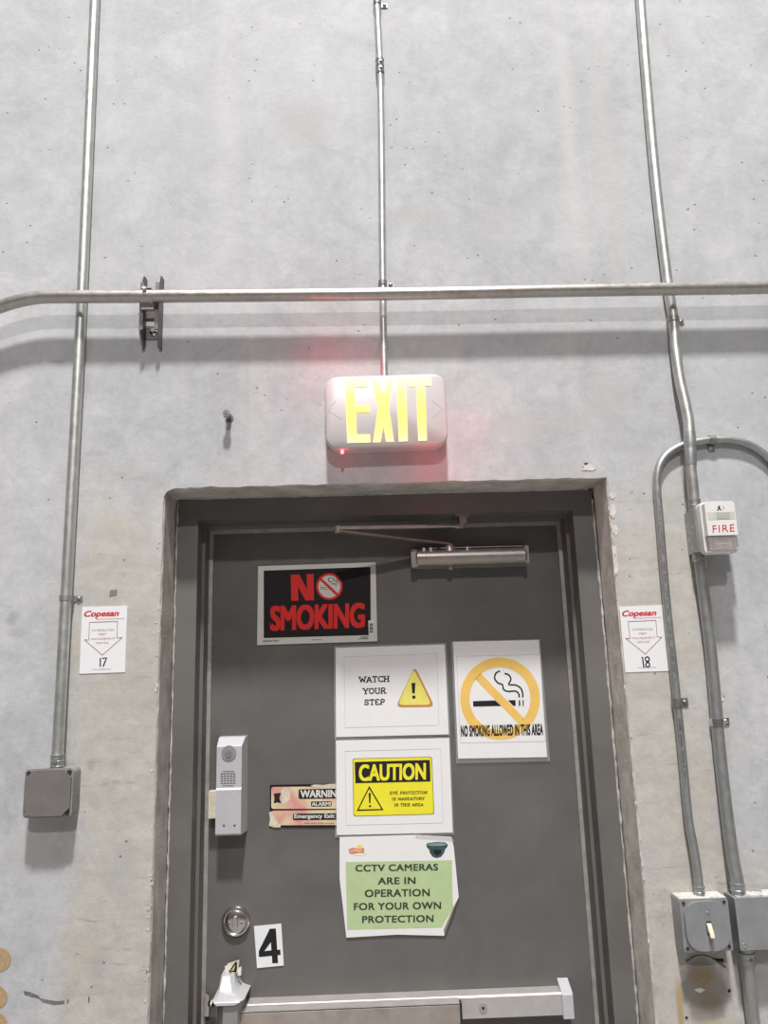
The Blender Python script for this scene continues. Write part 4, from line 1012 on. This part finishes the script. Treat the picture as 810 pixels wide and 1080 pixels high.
# 7 the big 4
def F4(x, y): return (200+x/6.75, 930+y/6.75)
o, Y = dsign('number_sticker', 'white sticker with a bold black 4, lower left on the door', 'sticker', [F4(458, 318), F4(652, 300), F4(670, 596), F4(480, 615)], 'sticker', .0012)
bm = bmesh.new()
ink(bm, [F4(570, 335), F4(612, 332), F4(616, 380), F4(528, 498), F4(536, 532), F4(493, 535), F4(492, 494)], Y)
ink(bm, [F4(528, 494), F4(646, 482), F4(648, 520), F4(532, 532)], Y-.00002)
ink(bm, [F4(574, 372), F4(614, 332), F4(630, 578), F4(589, 580)], Y-.00004)
obj('numeral', bm, MAT['ink'], o)

# ------------------------------------------------------------------ lock cylinder rose
c_ = at(248.5, 972, DR-.006)
lk = thing('deadbolt_lock', (c_.x, DR, c_.z), 'round brushed metal deadbolt rose above the left end of the panic bar', 'lock')
bm = bmesh.new(); n = 36; prof = [(.0330, DR+.0008), (.0328, DR-.005), (.0305, DR-.0085), (.0270, DR-.0095), (.0245, DR-.0075), (.0225, DR-.0088), (.012, DR-.0105), (.0001, DR-.011)]
rows = [[bm.verts.new((c_.x+r*math.cos(2*PI*k/n), y, c_.z+r*math.sin(2*PI*k/n))) for k in range(n)] for r, y in prof]
for a, b in zip(rows, rows[1:]):
    for k in range(n): bm.faces.new((a[k], a[(k+1) % n], b[(k+1) % n], b[k]))
bm.faces.new(rows[0]); bm.faces.new(rows[-1]); obj('rose', bm, MAT['chrome'], lk, True, 30)
bm = bmesh.new(); prism(bm, [Vector((c_.x+a, DR-.014, c_.z+b)) for a, b in ((-.006, -.010), (.006, -.010), (.003, .012), (-.003, .012))], [Vector((c_.x+a*1.3, DR-.010, c_.z+b*1.1)) for a, b in ((-.006, -.010), (.006, -.010), (.003, .012), (-.003, .012))]); bevel(bm, .001, 2)
obj('thumb_turn', bm, MAT['chrome'], lk, True)
for s_ in (-1, 1):
    bm = bmesh.new(); dome(bm, (c_.x+s_*.014, DR-.0098, c_.z-.002), .0035, .0015, 12, 2); obj('screw', bm, MAT['clip_dark'], lk, True)

# ------------------------------------------------------------------ exit alarm lock box
YA = DR-.050
def G5(x, y): return (200+x/4.765, 760+y/4.765)
a_ = at(*G5(133, 126), YA+.004); b_ = at(*G5(262, 126), YA+.004); c2 = at(*G5(258, 576), YA); d2 = at(*G5(133, 576), YA)
x0 = (a_.x+d2.x)/2; x1 = (b_.x+c2.x)/2; z1 = a_.z; z0 = c2.z; zk = at(*G5(200, 348), YA).z
al = thing('exit_alarm', ((x0+x1)/2, DR, z0), 'tall silver alarm lock box with keyhole and speaker slots on the door edge', 'alarm')
bm = bmesh.new()
# side profile (y, z) swept over the width, tapering sides
pr = [(DR+.0005, z0+.001), (YA+.003, z0), (YA, z0+.004), (YA-.001, zk), (YA+.003, zk+.004), (YA+.004, z1-.003), (YA+.007, z1), (YA+.030, z1+.0165), (DR+.0005, z1+.0175)]
def inset(y): return .0075*max(0, min(1, (y-(YA+.004))/.04))
L_ = [bm.verts.new((x0+.0*inset(y), y, z)) for y, z in pr]; R_ = [bm.verts.new((x1+.9*inset(y), y, z)) for y, z in pr]
bm.faces.new(L_); bm.faces.new(R_[::-1])
for i in range(len(pr)): bm.faces.new((L_[i], L_[(i+1) % len(pr)], R_[(i+1) % len(pr)], R_[i]))
bevel(bm, .0012, 2, 30)
obj('housing', bm, MAT['silver'], al, True, 25)
yf = YA+.0036
c_ = at(*G5(197, 163), yf)
bm = bmesh.new(); n = 28; disc(bm, (c_.x, yf+.001, c_.z), (0, -1, 0), .0172, .0030, n); ky = obj('key_cylinder', bm, MAT['silver_side'], al, True, 30)
bm = bmesh.new(); disc(bm, (c_.x, yf-.0018, c_.z-.003), (0, -1, 0), .0085, .0012, 20); box(bm, c_.x-.001, c_.x+.001, yf-.0036, yf-.0028, c_.z-.010, c_.z+.001); obj('keyway', bm, MAT['closer'], ky)
bm = bmesh.new()
for i in range(7):
    y_ = 255+i*12; n_ = 5
    a0_, a1_ = (168, 224) if i == 0 else ((166, 222) if i == 6 else (156, 234))
    for j in range(5):
        u0 = a0_+(a1_-a0_)*j/5; u1 = u0+(a1_-a0_)/5-3
        p = at(*G5(u0, y_), YA+.0036); p2 = at(*G5(u1, y_), YA+.0036)
        yfz = YA+.0036 if p.z > zk+.004 else YA
        box(bm, p.x, p2.x, yfz-.0009, yfz+.0004, p.z-.0011, p.z+.0011)
obj('speaker_slots', bm, MAT['strut'], al)
for u_, v2 in ((172, 527), (226, 527)):
    p = at(*G5(u_, v2), YA-.0006); bm = bmesh.new(); dome(bm, (p.x, YA-.0002, p.z), .0028, .0014, 12, 2); obj('screw', bm, MAT['strut'], al, True)
# bolt and keeper
bm = bmesh.new(); k0_ = at(*G5(101, 352), DR-.02); k1_ = at(*G5(130, 486), DR-.02); box(bm, k0_.x, x0-.0002, DR-.033, DR-.008, k1_.z, k0_.z); bevel(bm, .003, 2); obj('latch_bolt', bm, MAT['tape'], al, True)

# ------------------------------------------------------------------ panic bar
YR = DR-.036      # face of the rail
rl = at(430, 1064, YR)
zR1 = at(545, 1050.5, YR).z; zR0 = at(545, 1072.5, YR).z
xR1 = at(593, 1060, YR).x; xL = at(262, 1064, YR).x
pb = thing('panic_bar', (rl.x, DR, zR0), 'long aluminium push bar with a white end housing across the bottom of the door', 'door push bar')
bm = bmesh.new()
pr = [(DR+.0005, zR0-.004), (YR, zR0), (YR, zR1), (YR+.004, zR1+.003), (DR+.0005, zR1+.004)]
prism(bm, [Vector((xL-.02, y, z)) for y, z in pr], [Vector((xR1+.006, y, z)) for y, z in pr]); bevel(bm, .0012, 2, 25); obj('rail', bm, MAT['bar'], pb, True, 25)
YP2 = DR-.062
xP1 = at(485, 1068, YP2).x; xP0 = at(253, 1068, YP2).x; zP1 = at(430, 1062, YP2).z; zP0 = zP1-.040
bm = bmesh.new()
pr = [(YR-.001, zP0-.002), (YP2+.004, zP0-.002), (YP2, zP0+.003), (YP2, zP1-.001), (YP2+.003, zP1+.001), (YR-.001, zP1+.0055)]
prism(bm, [Vector((xP0, y, z)) for y, z in pr], [Vector((xP1, y, z)) for y, z in pr]); bevel(bm, .001, 2, 25)
pad = obj('push_pad', bm, MAT['bar_front'], pb, True, 25)
bm = bmesh.new(); box(bm, xP0, xP1, YP2-.0006, YP2+.020, zP1+.0022, zP1+.0042); obj('pad_top_edge', bm, MAT['bar'], pad)
bm = bmesh.new(); box(bm, xP1+.0005, xP1+.006, YP2+.006, YR-.0005, zP0, zP1); obj('pad_gap', bm, MAT['dark'], pb)
c_ = at(509.5, 1063, YR); bm = bmesh.new(); disc(bm, (c_.x, YR+.001, c_.z), (0, -1, 0), .0095, .003, 20); key_ = obj('dogging_key_hole', bm, MAT['chrome'], pb, True, 30)
bm = bmesh.new(); disc(bm, (c_.x, YR-.0018, c_.z), (0, -1, 0), .0035, .0012, 6); obj('socket', bm, MAT['dark'], key_)
# right end cap
bm = bmesh.new()
pr = [(DR+.0005, zR1+.020), (YR-.004, zR1+.004), (YR-.006, zR1), (YR-.006, zR0-.006), (DR+.0005, zR0-.010)]
prism(bm, [Vector((xR1+.000, y, z)) for y, z in pr], [Vector((xR1+.024, y, z)) for y, z in pr]); bevel(bm, .0015, 2, 25); obj('end_cap', bm, MAT['silver'], pb, True, 25)
# left head: flared white cover on a deep body
def X8(x, y): return (215+x/13.5, 1005+y/13.5)
YH = DR-.085
def hp(x, y, Y): return at(*X8(x, y), Y)
bm = bmesh.new()
secs = []
for (xl, xr, y_, dep, back) in ((240, 418, 335, .040, 0), (222, 430, 430, .048, 0), (205, 440, 520, .056, 0), (185, 462, 600, .066, .001), (160, 505, 655, .076, .002), (112, 565, 695, .083, .003), (118, 560, 712, .0845, .003), (150, 492, 752, .085, .003)):
    Y_ = DR-dep; a = hp(xl, y_, Y_); b = hp(xr, y_, Y_)
    xa, xb_ = a.x, b.x; z_ = (a.z+b.z)/2; ch = .010
    secs.append([bm.verts.new(p) for p in ((xa, DR+.0005, z_), (xa, Y_+ch*.6, z_), (xa+ch*.4, Y_, z_), (xb_-ch*.8, Y_, z_), (xb_, Y_+ch*1.2, z_), (xb_+.003, DR+.0005, z_))])
for a, b in zip(secs, secs[1:]):
    for k in range(6): bm.faces.new((a[k], a[(k+1) % 6], b[(k+1) % 6], b[k]))
bm.faces.new(secs[0]); bm.faces.new(secs[-1]); obj('head_cover', bm, MAT['silver'], pb, True, 28)
a = hp(165, 760, DR-.078); b = hp(480, 760, DR-.078); m_ = hp(272, 760, DR-.080); zt_ = a.z+.003
bm = bmesh.new(); pts = [(a.x-.002, DR+.0005), (a.x, DR-.055), (m_.x, DR-.078), (b.x, DR-.078), (b.x+.004, DR-.068), (b.x+.008, DR+.0005)]
prism(bm, [Vector((p, y, zt_)) for p, y in pts], [Vector((p, y, zt_-.16)) for p, y in pts]); obj('head_body', bm, MAT['silver_side'], pb)
# latch and strike on the frame side
bm = bmesh.new(); k_ = hp(60, 770, DR-.03); dome(bm, (k_.x+.006, DR-.018, k_.z+.004), .009, .016, 16, 5)
obj('latch', bm, MAT['chrome'], pb, True)
k_ = hp(45, 700, DR-.02)
bm = bmesh.new(); prism(bm, [Vector((k_.x-.009, DR-.018, k_.z-.030)), Vector((k_.x+.004, DR-.018, k_.z-.030)), Vector((k_.x+.004, DR-.018, k_.z+.012)), Vector((k_.x-.004, DR-.018, k_.z+.018)), Vector((k_.x-.009, DR-.018, k_.z+.004))],
    [Vector((k_.x-.009, DR-.006, k_.z-.030)), Vector((k_.x+.004, DR-.006, k_.z-.030)), Vector((k_.x+.004, DR-.006, k_.z+.012)), Vector((k_.x-.004, DR-.006, k_.z+.018)), Vector((k_.x-.009, DR-.006, k_.z+.004))]); bevel(bm, .003, 2)
obj('strike_plate', bm, MAT['chrome'], frame, True)

# little yellowed tag with a 4 on top of the head cover
tg = at(*X8(400, 270), DR-.018)
ft = thing('number_tag', (tg.x, tg.y, tg.z), 'small yellowed tag with a black 4 standing on the push bar housing', 'tag')
bm = bmesh.new(); fq = [hp(328, 180, DR-.020), hp(345, 150, DR-.020), hp(505, 100, DR-.020), hp(490, 250, DR-.022), hp(465, 300, DR-.024), hp(320, 320, DR-.026)]
prism(bm, fq, [p+Vector((0, .0012, 0)) for p in fq]); obj('tape', bm, MAT['tape'], ft)
bm = bmesh.new()
for q_ in ([(300, 190), (340, 180), (340, 290), (306, 300)], [(488, 215), (535, 195), (530, 320), (480, 325)]):
    f = [hp(*p, DR-.026) for p in q_]; prism(bm, f, [p+Vector((0, .001, 0)) for p in f])
obj('curled_tape_end', bm, MAT['fire_white'], ft)
bm = bmesh.new(); YT = DR-.0265
for q_ in ([(465, 120), (474, 130), (462, 272), (428, 270), (448, 170)], [(465, 120), (454, 158), (385, 255), (352, 268), (440, 140)], [(352, 262), (466, 252), (464, 272), (352, 272)]):
    ink(bm, [X8(*p) for p in q_], YT)
obj('numeral', bm, MAT['ink'], ft)

# ------------------------------------------------------------------ door closer
def Q(x, y): return (420+x/5.4, 560+y/5.4)
YC = DR-.030
cA = at(*Q(100, 160), YC); cB = at(*Q(725, 138), YC)
dc = thing('door_closer', ((cA.x+cB.x)/2, DR, cA.z), 'aluminium door closer with folded arm at the top of the door', 'door closer')
bm = bmesh.new(); r_ = .0215
zA, zB = cA.z, cB.z; zc = (zA+zB)/2
xs = [cA.x, cA.x+.003, cA.x+.024, cA.x+.0242, cA.x+.026, cA.x+.0262, cB.x-.034, cB.x-.0338, cB.x-.032, cB.x-.0318, cB.x-.004, cB.x]
rr = [r_-.003, r_, r_, r_-.001, r_-.001, r_, r_, r_-.001, r_-.001, r_, r_, r_-.003]
tube(bm, [Vector((a, YC, zc)) for a in xs], rr, 28)
body = obj('body', bm, MAT['closer'], dc, True, 30)
bm = bmesh.new(); box(bm, cA.x-.008, cB.x+.006, DR-.010, DR+.0005, zc-.024, zc+.027); bevel(bm, .003, 2)
box(bm, cA.x+.03, cB.x-.006, DR-.040, DR-.008, zc+.0225, zc+.0245); obj('mounting_plate', bm, MAT['closer'], dc, True)
bm = bmesh.new(); slab(bm, rrect(cA.x-.012, cA.x+.004, zc-.024, zc+.022, .004, 3), DR-.042, DR+.0004); bevel(bm, .003, 2); obj('end_plate', bm, MAT['closer'], dc, True)
bm = bmesh.new(); slab(bm, rrect(cB.x-.004, cB.x+.006, zc-.022, zc+.024, .004, 3), DR-.044, DR+.0004); bevel(bm, .003, 2); obj('end_plate', bm, MAT['closer'], dc, True)
xp = at(*Q(292, 110), YC).x
bm = bmesh.new(); tube(bm, [Vector((xp, YC, zc-.031)), Vector((xp, YC, zc-.022)), Vector((xp, YC, zc-.0205)), Vector((xp, YC, zc-.010))], [.0065, .0065, .012, .013], 20)
obj('valve_cap', bm, MAT['closer'], dc, True, 30)
bm = bmesh.new(); tube(bm, [Vector((xp, YC, zc+.012)), Vector((xp, YC, zc+.024)), Vector((xp, YC, zc+.030)), Vector((xp, YC, zc+.036))], [.016, .015, .012, .007], 20)
obj('pinion', bm, MAT['closer'], dc, True, 30)
for u_ in (145, 185, 228, 392):
    p = at(*Q(u_, 88), YC-.008); bm = bmesh.new(); disc(bm, (p.x, YC-.008, zc+.016), (0, -.3, 1), .0052, .010, 14); sc_ = obj('adjusting_screw', bm, MAT['clip'] if u_ != 228 else MAT['dark'], dc, True, 30)
# arm: pinion -> elbow -> shoe under the frame head
YS_ = FR+.030
el = at(357, 559, DR-.14)
pin = Vector((xp, YC, zc+.034)); shoe = at(487, 554.5, YS_)
el.z = (pin.z+shoe.z)/2-.002
el = at(356.5, 559, DR-.135)
def bar(bm, p, q_, wz, wy):
    """flat bar from p to q"""
    d = (q_-p).normalized(); up = Vector((0, 0, 1)); up = (up-d*up.dot(d)).normalized(); s = d.cross(up)
    A_ = [p+up*wz*a+s*wy*b for a, b in ((-1, -1), (1, -1), (1, 1), (-1, 1))]; B_ = [q_+up*wz*a+s*wy*b for a, b in ((-1, -1), (1, -1), (1, 1), (-1, 1))]
    prism(bm, A_, B_)
bm = bmesh.new(); bar(bm, pin, el+Vector((0, 0, -.003)), .0026, .009); bevel(bm, .001, 1); obj('main_arm', bm, MAT['closer_dark'], dc, True)
mid = el.lerp(shoe, .70)
bm = bmesh.new(); bar(bm, el+Vector((0, 0, .0035)), mid, .0038, .008); bevel(bm, .001, 1)
tube(bm, [mid.lerp(el, .05), shoe], .0032, 12); obj('forearm', bm, MAT['closer'], dc, True)
bm = bmesh.new(); disc(bm, el+Vector((0, 0, -.007)), (0, 0, 1), .009, .016, 18); obj('elbow_pivot', bm, MAT['closer'], dc, True, 30)
bm = bmesh.new(); s_top = fz-.0508
disc(bm, shoe+Vector((0, 0, -.006)), (0, 0, 1), .0085, .014, 18); tube(bm, [shoe+Vector((-.020, .001, -.001)), shoe+Vector((-.006, 0, 0))], [.0045, .0085], 12)
box(bm, shoe.x-.006, shoe.x+.012, YS_-.008, YS_+.012, shoe.z+.004, s_top); box(bm, shoe.x-.016, shoe.x+.020, YS_-.014, YS_+.016, s_top-.004, s_top-.0002)
obj('arm_shoe', bm, MAT['closer'], dc, True, 30)
